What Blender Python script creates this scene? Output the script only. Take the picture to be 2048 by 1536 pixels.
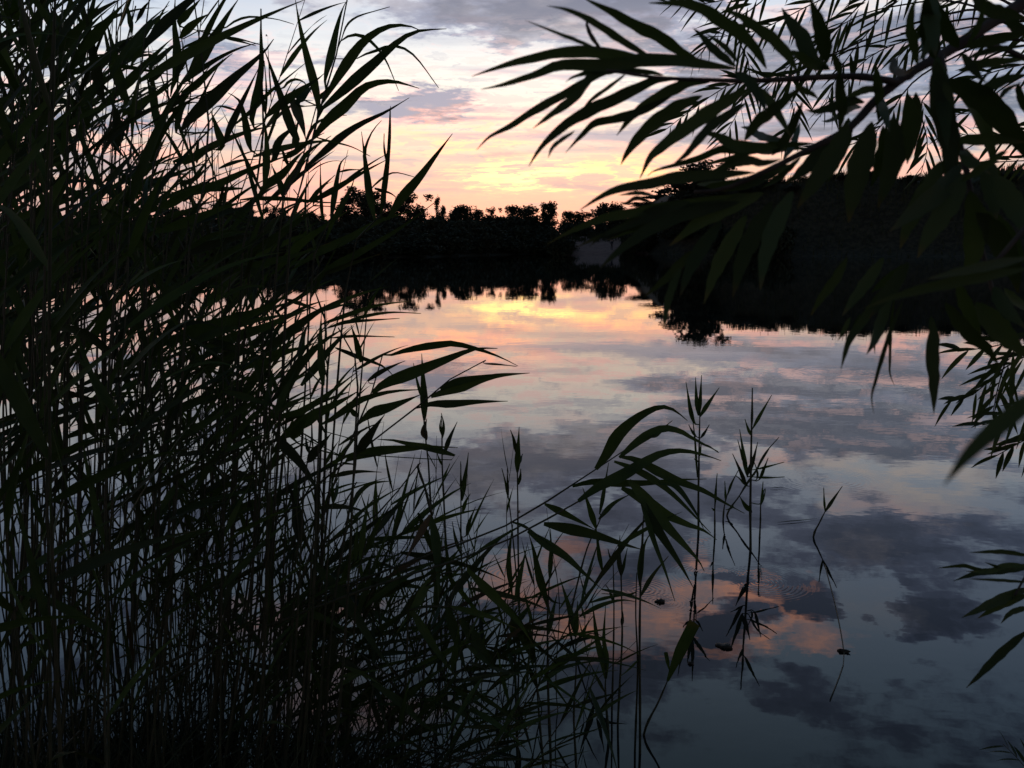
import bpy, math, random
import numpy as np
from mathutils import Vector, Matrix, noise as mnoise

random.seed(11)
rng = np.random.default_rng(11)
SC = bpy.context.scene
for _o in list(bpy.data.objects):
    bpy.data.objects.remove(_o)
COL = SC.collection

# ------------------------------------------------------------------ camera
F = 1886.0                     # focal length in pixels of the 2048 px wide photograph
PITCH = math.atan((768 - 487) / F)
EYE = Vector((0.0, 0.0, 1.70))
FWD = Vector((0, math.cos(PITCH), -math.sin(PITCH)))
UPV = Vector((0, math.sin(PITCH), math.cos(PITCH)))
RGT = Vector((1, 0, 0))
cam_data = bpy.data.cameras.new('camera')
cam_data.sensor_width = 36.0
cam_data.lens = 36.0 * F / 2048.0
cam_data.clip_start = 0.02
cam_data.clip_end = 6000
cam_data.dof.use_dof = True
cam_data.dof.focus_distance = 3.4
cam_data.dof.aperture_fstop = 19.0
cam = bpy.data.objects.new('camera', cam_data)
COL.objects.link(cam)
cam.location = EYE
cam.rotation_euler = (math.pi / 2 - PITCH, 0, 0)
SC.camera = cam


def ray(px, py):
    return FWD + RGT * ((px - 1024) / F) + UPV * ((768 - py) / F)


def P(px, py, d):
    """World point seen at pixel (px, py) at depth d along the view axis."""
    return EYE + ray(px, py) * d


def on_level(px, py, z=0.0):
    r = ray(px, py)
    return EYE + r * ((z - EYE.z) / r.z)


def azel(px, py, refl=False):
    r = ray(px, py).normalized()
    el = math.degrees(math.asin(r.z))
    return math.degrees(math.atan2(r.x, r.y)), (-el if refl else el)


# ------------------------------------------------------------------ node helper
class NT:
    def __init__(self, tree):
        self.t = tree
        self.n = tree.nodes
        self.l = tree.links

    def node(self, kind, **kw):
        x = self.n.new(kind)
        for k, v in kw.items():
            setattr(x, k, v)
        return x

    def put(self, sock, v):
        if isinstance(v, bpy.types.NodeSocket):
            self.l.new(v, sock)
        else:
            sock.default_value = v

    def m(self, op, a, b=0.0, c=None, clamp=False):
        x = self.node('ShaderNodeMath', operation=op, use_clamp=clamp)
        self.put(x.inputs[0], a)
        self.put(x.inputs[1], b)
        if c is not None:
            self.put(x.inputs[2], c)
        return x.outputs[0]

    def vec(self, x=0.0, y=0.0, z=0.0):
        n = self.node('ShaderNodeCombineXYZ')
        self.put(n.inputs[0], x); self.put(n.inputs[1], y); self.put(n.inputs[2], z)
        return n.outputs[0]

    def noise(self, v, scale, detail=4, rough=0.55, dist=0.0, color=False):
        n = self.node('ShaderNodeTexNoise')
        self.put(n.inputs['Vector'], v)
        n.inputs['Scale'].default_value = scale
        n.inputs['Detail'].default_value = detail
        n.inputs['Roughness'].default_value = rough
        n.inputs['Distortion'].default_value = dist
        return n.outputs['Color'] if color else n.outputs['Fac']

    def step(self, v, a, b, lo=0.0, hi=1.0, smooth=True):
        n = self.node('ShaderNodeMapRange', interpolation_type='SMOOTHSTEP' if smooth else 'LINEAR')
        n.clamp = True
        self.put(n.inputs[0], v)
        n.inputs[1].default_value = a; n.inputs[2].default_value = b
        n.inputs[3].default_value = lo; n.inputs[4].default_value = hi
        return n.outputs[0]

    def mix(self, f, a, b, blend='MIX'):
        n = self.node('ShaderNodeMix', data_type='RGBA', blend_type=blend)
        n.clamp_result = False
        self.put(n.inputs[0], f)
        self.put(n.inputs[6], a if isinstance(a, bpy.types.NodeSocket) else (*a, 1))
        self.put(n.inputs[7], b if isinstance(b, bpy.types.NodeSocket) else (*b, 1))
        return n.outputs[2]

    def ramp(self, f, stops, mul=1.0):
        n = self.node('ShaderNodeValToRGB')
        self.put(n.inputs[0], f)
        e = n.color_ramp.elements
        while len(e) > 1:
            e.remove(e[-1])
        for i, (p, c) in enumerate(stops):
            x = e[0] if i == 0 else e.new(p)
            x.position = p
            x.color = (*[v / mul for v in c], 1)
        if mul == 1.0:
            return n.outputs[0]
        return self.scale(n.outputs[0], mul)

    def scale(self, col, f):
        n = self.node('ShaderNodeVectorMath', operation='SCALE')
        self.put(n.inputs[0], col)
        self.put(n.inputs['Scale'], f)
        return n.outputs[0]


# ------------------------------------------------------------------ sky
SUN_AZ, SUN_EL = 1.0, 0.8      # degrees right of the view axis / above the horizon, behind the far trees
world = bpy.data.worlds.new('World')
SC.world = world
world.use_nodes = True
W = NT(world.node_tree)
W.n.clear()
tc = W.node('ShaderNodeTexCoord')
sep = W.node('ShaderNodeSeparateXYZ')
W.l.new(tc.outputs['Generated'], sep.inputs[0])
sx, sy, sz = sep.outputs
el = W.m('MULTIPLY', W.m('ARCSINE', sz), 57.2958)
az = W.m('MULTIPLY', W.m('ARCTAN2', sx, sy), 57.2958)
zc = W.m('ADD', W.m('MAXIMUM', sz, 0.0), 0.10)
plane = W.vec(W.m('DIVIDE', sx, zc), W.m('DIVIDE', sy, zc), 3.7)
n_big = W.noise(plane, 3.3, 7, 0.58, 0.2)
n_mid = W.noise(plane, 5.5, 6, 0.6)
n_lit = W.noise(plane, 1.3, 5, 0.6, 0.4)
# warp of the hand-placed cloud banks
wv = W.node('ShaderNodeSeparateXYZ')
W.l.new(W.noise(plane, 4.2, 6, 0.62, color=True), wv.inputs[0])
wamp = W.step(el, 0.0, 26.0, 0.8, 4.2, smooth=False)
azw = W.m('ADD', az, W.m('MULTIPLY', W.m('MULTIPLY', W.m('SUBTRACT', wv.outputs[0], 0.5), wamp), 4.4))
elw = W.m('ADD', el, W.m('MULTIPLY', W.m('MULTIPLY', W.m('SUBTRACT', wv.outputs[1], 0.5), wamp), 1.9))


AZEL = W.vec(azw, elw, 0.0)


def bank(px, py, sa, se, refl=False, hard=0.35, k=1.0, tilt=0.0):
    """One cloud bank: centre at the direction of a pixel (or of its mirror image in the water), half-sizes in degrees."""
    a0, e0 = azel(px, py, refl)
    return (a0, e0, sa, se, hard, k)


def total(lst):
    s = None
    for a0, e0, sa, se, hard, k in lst:
        v = W.node('ShaderNodeVectorMath', operation='MULTIPLY_ADD')
        W.put(v.inputs[0], AZEL)
        v.inputs[1].default_value = (1 / sa, 1 / se, 0)
        v.inputs[2].default_value = (-a0 / sa, -e0 / se, 0)
        q = W.node('ShaderNodeVectorMath', operation='LENGTH')
        W.l.new(v.outputs[0], q.inputs[0])
        x = W.m('MULTIPLY_ADD', q.outputs[1], -1 / (1.35 - hard), 1.35 / (1.35 - hard), clamp=True)
        s = W.m('MULTIPLY', x, k) if s is None else W.m('MULTIPLY_ADD', x, k, s)
    return s


def E(d):
    return d / 90.0


elf = W.m('DIVIDE', W.m('MAXIMUM', el, 0.0), 90.0)
clear = W.ramp(elf, [(E(0), (.80, .44, .39)), (E(1.2), (.86, .47, .40)), (E(2.6), (.95, .56, .44)), (E(4.5), (1.02, .67, .51)),
                     (E(7), (1.08, .89, .72)), (E(9.5), (1.10, 1.02, .89)), (E(11.5), (.88, .90, .90)), (E(14), (.62, .69, .80)),
                     (E(18), (.50, .60, .75)), (E(24), (.38, .51, .65)), (E(30), (.24, .35, .45)),
                     (E(40), (.16, .25, .34)), (E(60), (.10, .16, .23)), (E(90), (.07, .11, .17))], 2.0)
daz = W.m('ABSOLUTE', W.m('SUBTRACT', az, SUN_AZ))
fall = W.ramp(W.m('DIVIDE', daz, 180.0), [(0, (1, 1, 1)), (.07, (.97, .97, .98)), (.16, (.74, .80, .88)), (.35, (.36, .43, .54)),
                                         (.6, (.24, .29, .37)), (1, (.15, .185, .24))])
base = W.mix(1.0, clear, fall, 'MULTIPLY')

# salmon light caught by the lower cloud edges
pinks = total([
    bank(655, 385, 5.5, 1.1, k=.95), bank(560, 330, 3.5, .6, k=.4),
    bank(470, 190, 4.5, .9, k=.45), bank(1255, 60, 2.6, .8, k=.55), bank(1330, 45, 1.6, .9, k=.5),
    bank(1380, 315, 4.5, .9, k=.6), bank(1020, 415, 16, .8, k=.45),
    bank(1205, 890, 1.7, .9, True, k=.95), bank(1590, 915, 2.4, .6, True, k=.9), bank(1450, 930, .9, 1.3, True, k=.5),
    bank(1800, 1015, 3.2, .8, True, k=.5), bank(1120, 840, 1.2, .5, True, k=.35)])
pinks = W.m('MULTIPLY', pinks, W.step(n_mid, .30, .60, .35, 1.0), clamp=True)
pinkcol = W.ramp(elf, [(E(0), (1.02, .40, .36)), (E(5), (1.2, .62, .48)), (E(10), (1.3, .85, .75)), (E(14), (1.25, .72, .6)), (E(30), (1.4, .7, .5))], 2.0)
c = W.mix(pinks, base, pinkcol)

# grey-violet cloud
dark = total([
    bank(835, 207, 2.6, .85, k=.55, hard=.5), bank(1120, 25, 8.5, 1.9, k=.24), bank(1530, 150, 7.0, 2.2, k=.26),
    bank(1900, 180, 6, 2.2, k=.22), bank(1700, 60, 6, 1.6, k=.16), bank(440, 118, 4.2, .6, k=.18), bank(700, 130, 2.4, .6, k=.16),
    bank(1480, 290, 6, .6, k=.16), bank(250, 245, 4, .9, k=.14),
    bank(1500, 705, 14, .55, True, k=.15), bank(1420, 775, 8, .6, True, k=.19), bank(1750, 765, 9, .9, True, k=.2),
    bank(1560, 850, 11, 1.1, True, k=.22), bank(1750, 870, 9, 1.3, True, k=.2), bank(1080, 930, 7, 2.0, True, k=.17),
    bank(1330, 970, 5, 2.0, True, k=.16), bank(1600, 1040, 6, 1.8, True, k=.18), bank(1850, 1110, 6, 1.8, True, k=.22),
    bank(1280, 1090, 4.5, 1.6, True, k=.18), bank(1445, 1240, 2.6, 1.1, True, k=.5), bank(1630, 1205, 2.4, 1.4, True, k=.5),
    bank(1870, 1225, 3.0, 1.4, True, k=.42), bank(1330, 1320, 4, 1.2, True, k=.13), bank(1650, 1370, 3, 1.2, True, k=.13),
    bank(1150, 1400, 6, 2.5, True, k=.1), bank(1880, 1440, 5, 2.2, True, k=.12), bank(700, 1090, 8, 2, True, k=.1)])
open_ = total([
    bank(1100, 790, 8, 1.3, True, k=.2), bank(900, 840, 6, 1.2, True, k=.14), bank(1500, 740, 5, .5, True, k=.16),
    bank(1700, 795, 6, .5, True, k=.14), bank(1760, 955, 4.2, 1.3, True, k=.2), bank(1250, 1000, 1.2, .9, True, k=.1),
    bank(1740, 1200, 1.6, 2.2, True, k=.2), bank(1700, 1290, 5, 1.4, True, k=.16), bank(1500, 1420, 4, 1.3, True, k=.16),
    bank(1350, 1410, 3, 1.0, True, k=.12), bank(1000, 165, 9, 1.6, k=.14), bank(560, 60, 5, 1.4, k=.16), bank(980, 310, 14, 2.0, k=.12)])
n_puff = W.noise(plane, 6.2, 6, .62)
cov = W.m('ADD', W.m('ADD', W.m('SUBTRACT', n_big, open_), dark), W.m('MULTIPLY', W.m('SUBTRACT', n_puff, .5), W.step(el, 9, 15, .14, .80)))
lowcut = W.step(el, 2.0, 7.0, -.1, 0.0)
cloud = W.m('MULTIPLY', W.step(W.m('ADD', cov, lowcut), .48, .65), .96)
dense = W.step(W.m('ADD', cov, lowcut), .60, .85)
ccol = W.ramp(elf, [(E(1), (.60, .42, .42)), (E(4), (.44, .41, .47)), (E(7), (.34, .37, .48)), (E(12), (.36, .39, .50)), (E(15), (.24, .27, .38)),
                    (E(22), (.17, .20, .30)), (E(30), (.11, .14, .20)), (E(60), (.07, .09, .14)), (E(90), (.05, .07, .11))])
ccol = W.mix(dense, ccol, W.scale(ccol, .58))
ccol = W.mix(1.0, ccol, fall, 'MULTIPLY')
c = W.mix(cloud, c, ccol)

# high clouds lit from below, seen in the water near the bank
salm = total([
    bank(1430, 1172, 4.6, .75, True, k=1.0, hard=.5), bank(1590, 1215, 1.1, 1.7, True, k=1.2), bank(1350, 1235, 4.2, 1.3, True, k=.95),
    bank(1640, 1265, 2.2, .8, True, k=.6), bank(1130, 1262, 2.4, .9, True, k=.95), bank(1020, 1165, 2.8, 1.0, True, k=.7),
    bank(1270, 1290, 2.4, 1.0, True, k=.4), bank(1180, 1120, 2.0, 1.0, True, k=.35), bank(600, 1230, 4.0, 1.0, True, k=.45),
    bank(640, 1370, 3.5, 1.6, True, k=.35), bank(820, 1440, 2.5, 1.2, True, k=.3), bank(1500, 1275, 2.2, .6, True, k=.35)])
hole = total([bank(1445, 1240, 2.5, 1.0, True, hard=.8), bank(1640, 1200, 2.3, 1.3, True, hard=.8), bank(1300, 1150, 2.0, .8, True, hard=.6, k=.7)])
salm = W.m('MULTIPLY', W.m('MULTIPLY', salm, W.m('SUBTRACT', 1.0, hole, clamp=True)), W.step(n_puff, .34, .56, .30, 1.0), clamp=True)
c = W.mix(W.m('MULTIPLY', salm, .90), c, (2.05, .92, .57))
# pale rose-grey puffs higher up
cream = total([
    bank(1790, 950, 4.6, 1.0, True, k=.8), bank(1690, 935, 3.2, .7, True, k=.6), bank(1850, 1000, 2.4, .8, True, k=.6), bank(1960, 960, 3, 1.2, True, k=.5),
    bank(1700, 1000, 1.6, 1.0, True, k=.6), bank(1760, 1200, 2.2, 1.6, True, k=.3), bank(1690, 1110, 1.8, 1.2, True, k=.3), bank(1000, 990, 2.4, 2.0, True, k=.3),
    bank(700, 950, 6, 1.6, True, k=.35), bank(1100, 870, 5, .8, True, k=.4)])
cream = W.m('MULTIPLY', cream, W.step(n_mid, .36, .62), clamp=True)
c = W.mix(cream, c, W.ramp(elf, [(E(10), (1.0, .90, .82)), (E(16), (.78, .68, .66)), (E(24), (.5, .55, .62))], 2.0))

# the after-glow round the place where the sun went down
glow = total([
    bank(1060, 350, 5.2, .95, k=1.0), bank(1130, 365, 2.6, .45, k=.6), bank(1245, 335, 3.2, 1.1, k=.95), bank(930, 262, 5.0, 1.35, k=.95),
    bank(1010, 300, 2.2, .6, k=.55), bank(800, 362, 3.0, .4, k=.55), bank(860, 290, 3.0, .8, k=.5), bank(1500, 330, 3, .7, k=.35),
    bank(1120, 200, 3.0, .5, k=.25)])
gvec = W.vec(W.m('MULTIPLY', azw, .30), W.m('MULTIPLY', el, 1.5), 2.2)
n_gl = W.noise(gvec, 1.0, 7, .60, .5)
glow = W.m('MULTIPLY', glow, W.step(n_gl, .37, .52, .04, 1.0), clamp=True)
gcol = W.ramp(elf, [(E(2), (1.75, .92, .46)), (E(4.0), (1.95, 1.06, .44)), (E(5.2), (2.05, .90, .46)), (E(7), (2.0, .84, .56)), (E(9), (1.4, .92, .78)), (E(12), (1.5, 1.15, .95))], 3.0)
c = W.mix(glow, c, gcol)
core = total([bank(1052, 352, 3.6, .75, k=1.2, hard=.1)])
c = W.mix(W.m('MULTIPLY', core, W.step(n_gl, .40, .54)), c, (3.0, 2.25, .62))

# mottling of the low sky: small rosy and blue-grey flecks
mvec = W.vec(W.m('MULTIPLY', azw, .42), W.m('MULTIPLY', el, 1.7), 6.6)
n_mo = W.noise(mvec, 1.0, 6, .62, .4)
lowsky = W.m('MULTIPLY', W.step(el, .8, 2.0), W.step(el, 13.5, 8.0))
c = W.mix(W.m('MULTIPLY', W.m('MULTIPLY', W.step(n_mo, .50, .59), lowsky), .82), c, W.ramp(elf, [(E(1), (.98, .44, .38)), (E(5), (1.30, .62, .50)), (E(9), (1.2, .80, .74))], 2.0))
c = W.mix(W.m('MULTIPLY', W.m('MULTIPLY', W.step(n_mo, .46, .38), lowsky), .68), c, W.ramp(elf, [(E(1), (.66, .44, .43)), (E(5), (.62, .52, .52)), (E(9), (.56, .56, .62))]))

# separate flat bars of cloud, hardly warped
bvec = W.noise(W.vec(W.m('MULTIPLY', az, .16), W.m('MULTIPLY', el, .9), 5.1), 1.0, 5, .6, color=True)
bsp = W.node('ShaderNodeSeparateXYZ')
W.l.new(bvec, bsp.inputs[0])
_keep = AZEL
AZEL = W.vec(W.m('ADD', az, W.m('MULTIPLY', W.m('SUBTRACT', bsp.outputs[0], .5), 7.0)), W.m('ADD', el, W.m('MULTIPLY', W.m('SUBTRACT', bsp.outputs[1], .5), 1.3)), 0.0)
bars = total([bank(1500, 703, 8, .42, True, k=.85), bank(1230, 697, 4.5, .36, True, k=.75), bank(1460, 775, 6.5, .5, True, k=.9), bank(1780, 748, 6.5, .55, True, k=.8),
              bank(1880, 800, 6, .42, True, k=.8), bank(1370, 640, 3.6, .13, True, k=.7), bank(1170, 604, 3.2, .28, True, k=.7), bank(1640, 835, 9, .8, True, k=.7),
              bank(1100, 745, 3, .2, True, k=.5), bank(880, 870, 5, .3, True, k=.3), bank(680, 312, 3.6, .22, k=.75), bank(470, 285, 4.5, .4, k=.6), bank(1030, 309, 2.4, .13, k=.8),
              bank(950, 233, 3.2, .13, k=.65), bank(930, 219, 2.2, .10, k=.6), bank(860, 383, 2.2, .16, k=.7), bank(1170, 377, 2.6, .22, k=.8), bank(1000, 333, 2.6, .08, k=.7),
              bank(1200, 300, 4.0, .25, k=.6), bank(1500, 250, 7, .5, k=.6), bank(1800, 235, 8, .6, k=.6), bank(330, 130, 5, .4, k=.5), bank(420, 200, 4, .25, k=.5), bank(1600, 290, 6, .3, k=.5)])
AZEL = _keep
bars = W.m('MULTIPLY', bars, 1.0, clamp=True)
c = W.mix(W.m('MULTIPLY', bars, .88), c, ccol)

# the small blue-grey puff left of the glow
puff = total([bank(838, 200, 2.0, .75, hard=.5), bank(790, 222, 1.5, .5, hard=.5), bank(880, 188, 1.5, .5, hard=.5), bank(735, 225, 1.0, .35, k=.5), bank(560, 215, 1.6, .5, k=.5), bank(400, 128, 2.5, .5, k=.5)])
puff = W.m('MULTIPLY', W.m('MULTIPLY', puff, W.step(n_puff, .30, .52, .35, 1.0)), .92, clamp=True)
c = W.mix(puff, c, (.37, .38, .48))

# thin level streaks low over the horizon
svec = W.vec(W.m('MULTIPLY', az, .060), W.m('MULTIPLY', el, .95), 8.3)
n_st = W.noise(svec, 1.0, 6, .58, .3)
band = W.m('MULTIPLY', W.step(el, .3, 1.2), W.step(el, 14.0, 8.0))
streak = W.m('MULTIPLY', W.m('MULTIPLY', W.step(n_st, .53, .68), band), .78)
c = W.mix(streak, c, W.mix(1.0, W.ramp(elf, [(E(1), (.62, .42, .42)), (E(4), (.54, .46, .48)), (E(8), (.50, .52, .62)), (E(13), (.40, .44, .56))]), fall, 'MULTIPLY'))

# dusk haze on the horizon, and the ground side of the sphere
c = W.mix(W.step(el, 1.3, .2), c, W.mix(1.0, (.72, .46, .46), fall, 'MULTIPLY'))
c = W.mix(W.step(el, .0, -1.5), c, (.05, .05, .055))

world.cycles.sampling_method = 'MANUAL'
world.cycles.sample_map_resolution = 512
nish = W.node('ShaderNodeTexSky', sky_type='NISHITA')
nish.sun_disc = False
nish.sun_elevation = math.radians(SUN_EL)
nish.sun_rotation = math.radians(SUN_AZ)
nish.air_density = 1.0
nish.dust_density = 0.8
nish.ozone_density = 3.0
bg1 = W.node('ShaderNodeBackground')
W.l.new(nish.outputs[0], bg1.inputs[0])
bg1.inputs[1].default_value = 0.05
bg2 = W.node('ShaderNodeBackground')
W.l.new(c, bg2.inputs[0])
bg2.inputs[1].default_value = 0.97
addb = W.node('ShaderNodeAddShader')
W.l.new(bg1.outputs[0], addb.inputs[0]); W.l.new(bg2.outputs[0], addb.inputs[1])
wo = W.node('ShaderNodeOutputWorld')
W.l.new(addb.outputs[0], wo.inputs[0])

sun_d = bpy.data.lights.new('sun', 'SUN')
sun_d.energy = 0.25
sun_d.angle = math.radians(3.0)
sun_d.color = (1.0, .55, .30)
sun = bpy.data.objects.new('sun', sun_d)
COL.objects.link(sun)
_sd = Vector((math.sin(math.radians(SUN_AZ)) * math.cos(math.radians(SUN_EL)), math.cos(math.radians(SUN_AZ)) * math.cos(math.radians(SUN_EL)), math.sin(math.radians(SUN_EL))))
sun.rotation_euler = _sd.to_track_quat('Z', 'Y').to_euler()
sun.location = (0, -5, 30)

vs = SC.view_settings
vs.view_transform = 'Standard'
vs.look = 'None'
vs.gamma = 1.0
vs.exposure = 0.0
vs.use_curve_mapping = False
SC.render.film_transparent = False
try:
    SC.cycles.use_denoising = True
    SC.cycles.denoiser = 'OPENIMAGEDENOISE'
    SC.cycles.max_bounces = 6
    SC.cycles.diffuse_bounces = 2
    SC.cycles.glossy_bounces = 3
    SC.cycles.transmission_bounces = 4
    SC.cycles.use_adaptive_sampling = True
    SC.cycles.adaptive_threshold = 0.008
except Exception:
    pass


# ------------------------------------------------------------------ object helpers
def link(name, me, mat=None, parent=None):
    o = bpy.data.objects.new(name, me)
    COL.objects.link(o)
    if mat is not None and me is not None and not me.materials:
        me.materials.append(mat)
    if parent is not None:
        o.parent = parent
    return o


def mesh(name, v, f, mat=None, uv=None, smooth=False):
    me = bpy.data.meshes.new(name)
    me.from_pydata([tuple(x) for x in v], [], [tuple(x) for x in f])
    if uv is not None:
        lay = me.uv_layers.new(name='UVMap')
        vi = np.empty(len(me.loops), dtype=np.int32)
        me.loops.foreach_get('vertex_index', vi)
        lay.data.foreach_set('uv', np.asarray(uv, dtype=np.float32)[vi].ravel())
    if smooth:
        me.polygons.foreach_set('use_smooth', np.ones(len(me.polygons), dtype=bool))
    if mat is not None:
        me.materials.append(mat)
    me.update()
    return me


def quads_mesh(name, V, mat=None):
    """V: (n,4,3) array of free quads."""
    n = len(V)
    me = bpy.data.meshes.new(name)
    me.vertices.add(n * 4); me.loops.add(n * 4); me.polygons.add(n)
    me.vertices.foreach_set('co', np.ascontiguousarray(V, dtype=np.float32).ravel())
    me.loops.foreach_set('vertex_index', np.arange(n * 4, dtype=np.int32))
    me.polygons.foreach_set('loop_start', np.arange(0, n * 4, 4, dtype=np.int32))
    me.polygons.foreach_set('loop_total', np.full(n, 4, dtype=np.int32))
    me.update(calc_edges=True)
    if mat is not None:
        me.materials.append(mat)
    return me


def tag(o, label=None, cat=None, group=None, kind=None):
    if label: o['label'] = label
    if cat: o['category'] = cat
    if group: o['group'] = group
    if kind: o['kind'] = kind
    return o


def empty(name, loc, label, cat, group=None):
    o = bpy.data.objects.new(name, None)
    COL.objects.link(o)
    o.location = loc
    o.empty_display_size = 0.05
    return tag(o, label, cat, group)


def new_mat(name):
    m = bpy.data.materials.new(name)
    m.use_nodes = True
    t = NT(m.node_tree)
    t.n.clear()
    return m, t, t.node('ShaderNodeOutputMaterial')


def simple_mat(name, cols, scale, rough=.85, bump=0.0, spec=.2, stops=(.35, .65), coord='Object'):
    m, t, out = new_mat(name)
    tcn = t.node('ShaderNodeTexCoord')
    f = t.noise(tcn.outputs[coord], scale, 6, .6)
    col = t.mix(t.step(f, *stops), cols[0], cols[1])
    b = t.node('ShaderNodeBsdfPrincipled')
    t.l.new(col, b.inputs['Base Color'])
    b.inputs['Roughness'].default_value = rough
    b.inputs['Specular IOR Level'].default_value = spec
    if bump:
        bn = t.node('ShaderNodeBump')
        bn.inputs['Strength'].default_value = bump
        t.l.new(f, bn.inputs['Height'])
        t.l.new(bn.outputs[0], b.inputs['Normal'])
    t.l.new(b.outputs[0], out.inputs[0])
    return m


def leaf_mat(name, c1, c2, trans=.3, dry=(.10, .07, .03), rough=.55, scale=9.0):
    """Green blade: parallel veins along the UVs, patchy green, some light through it."""
    m, t, out = new_mat(name)
    uvn = t.node('ShaderNodeUVMap')
    tcn = t.node('ShaderNodeTexCoord')
    oi = t.node('ShaderNodeObjectInfo')
    s = t.node('ShaderNodeSeparateXYZ')
    t.l.new(uvn.outputs[0], s.inputs[0])
    patch = t.noise(tcn.outputs['Object'], scale, 4, .6)
    veins = t.noise(t.vec(t.m('MULTIPLY', s.outputs[0], 26.0), t.m('MULTIPLY', s.outputs[1], 1.5), oi.outputs['Random']), 1.0, 2, .5)
    col = t.mix(t.step(patch, .3, .7), c1, c2)
    col = t.mix(t.step(veins, .35, .75, 0, .35), col, c2)
    tip = t.m('MULTIPLY', t.step(s.outputs[1], .82, 1.0), t.step(patch, .4, .6))
    col = t.mix(t.m('MULTIPLY', tip, .8), col, dry)
    br = t.m('ADD', .7, t.m('MULTIPLY', oi.outputs['Random'], .6))
    col = t.scale(col, br)
    p = t.node('ShaderNodeBsdfPrincipled')
    t.l.new(col, p.inputs['Base Color'])
    p.inputs['Roughness'].default_value = rough
    p.inputs['Specular IOR Level'].default_value = .12
    bn = t.node('ShaderNodeBump')
    bn.inputs['Strength'].default_value = .25
    bn.inputs['Distance'].default_value = .001
    t.l.new(veins, bn.inputs['Height'])
    t.l.new(bn.outputs[0], p.inputs['Normal'])
    tr = t.node('ShaderNodeBsdfTranslucent')
    t.l.new(t.mix(1.0, t.scale(col, 1.0), (1.0, 1.05, .35), 'MULTIPLY'), tr.inputs[0])
    mx = t.node('ShaderNodeMixShader')
    mx.inputs[0].default_value = trans
    t.l.new(p.outputs[0], mx.inputs[1]); t.l.new(tr.outputs[0], mx.inputs[2])
    t.l.new(mx.outputs[0], out.inputs[0])
    return m


M_reed = leaf_mat('reed_leaf', (.030, .050, .016), (.050, .075, .024))
M_reed_dark = leaf_mat('reed_leaf_old', (.022, .034, .014), (.040, .048, .020), trans=.2)
M_dry = leaf_mat('dry_leaf', (.05, .036, .020), (.085, .058, .03), trans=.2)
M_pale = leaf_mat('pale_leaf', (.10, .115, .11), (.15, .165, .155), trans=.2)
M_willow = leaf_mat('willow_leaf', (.030, .046, .018), (.048, .066, .026), trans=.30)
M_stem = simple_mat('reed_stem', ((.030, .036, .016), (.055, .050, .026)), 22, .6)
M_twig = simple_mat('willow_bark', ((.035, .026, .020), (.065, .050, .036)), 40, .8, .3)
M_deadstem = simple_mat('dead_stem', ((.07, .055, .038), (.13, .105, .07)), 30, .8)
M_crown = simple_mat('far_foliage', ((.016, .022, .012), (.034, .042, .020)), .8, .9)
M_crown2 = simple_mat('far_foliage_olive', ((.020, .024, .013), (.042, .045, .022)), .8, .9)
M_bark = simple_mat('bark', ((.03, .025, .02), (.06, .05, .04)), 6, .9, .4)
M_sand = simple_mat('sand', ((.105, .062, .050), (.165, .098, .078)), 1.3, .95, .2)
M_grass = simple_mat('bank_grass', ((.022, .030, .012), (.05, .052, .022)), 3.0, .8)
# ------------------------------------------------------------------ ground, one sheet to the horizon
def far_shore(x):
    """y of the far waterline for a given x (metres)."""
    y = 158.0
    y -= 42 * math.exp(-((x + 26) / 24.0) ** 4)                 # bushy headland left of the beach
    if x > 22:
        y -= min(1, (x - 22) / 12.0) * 26 + max(0, x - 34) * .35  # high bank on the right comes nearer
    y += 3.0 * mnoise.noise(Vector((x * .06, 1.7, 0)))
    return max(y, 60)


def near_shore(x):
    t = min(1, max(0, (.35 - x) / .9))
    return 2.25 + .62 * t * t * (3 - 2 * t) + .07 * math.sin(x * 4.1) + .05 * math.sin(x * 9.3 + 1)


def hill(x, y):
    s = far_shore(x)
    t = min(1, max(0, (x - 21) / 9.0))
    t = t * t * (3 - 2 * t)
    u = min(1, max(0, (y - s - 1) / 15.0))
    u = u * u * (3 - 2 * u)
    v = 1.0 if y < s + 60 else max(0, 1 - (y - s - 60) / 60.0)
    crest = 9.0 + max(0, x - 35) * .02 + .9 * mnoise.noise(Vector((x * .11, 4.4, 0))) + .4 * mnoise.noise(Vector((x * .4, 7.4, 0)))
    return crest * t * u * v


def ground_z(x, y):
    s = far_shore(x)
    n = near_shore(x)
    if y > s:
        t = y - s
        z = min(t * .085, 2.0) + hill(x, y) + .25 * mnoise.noise(Vector((x * .2, y * .2, 0))) * min(1, t / 4)
        return z
    if y < n:
        t = n - y
        z = min(t * .16, .30) + min(max(0, t - 4) * .05, 2.0) + .03 * mnoise.noise(Vector((x * 2.2, y * 2.2, 3)))
        return z
    t = min(y - n, s - y)
    side = max(0, abs(x) - 130) * .05
    return -min(t * .16, 1.6) + 0 * side


def axis(vals):
    return sorted(set(round(v, 4) for v in vals))


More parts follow.
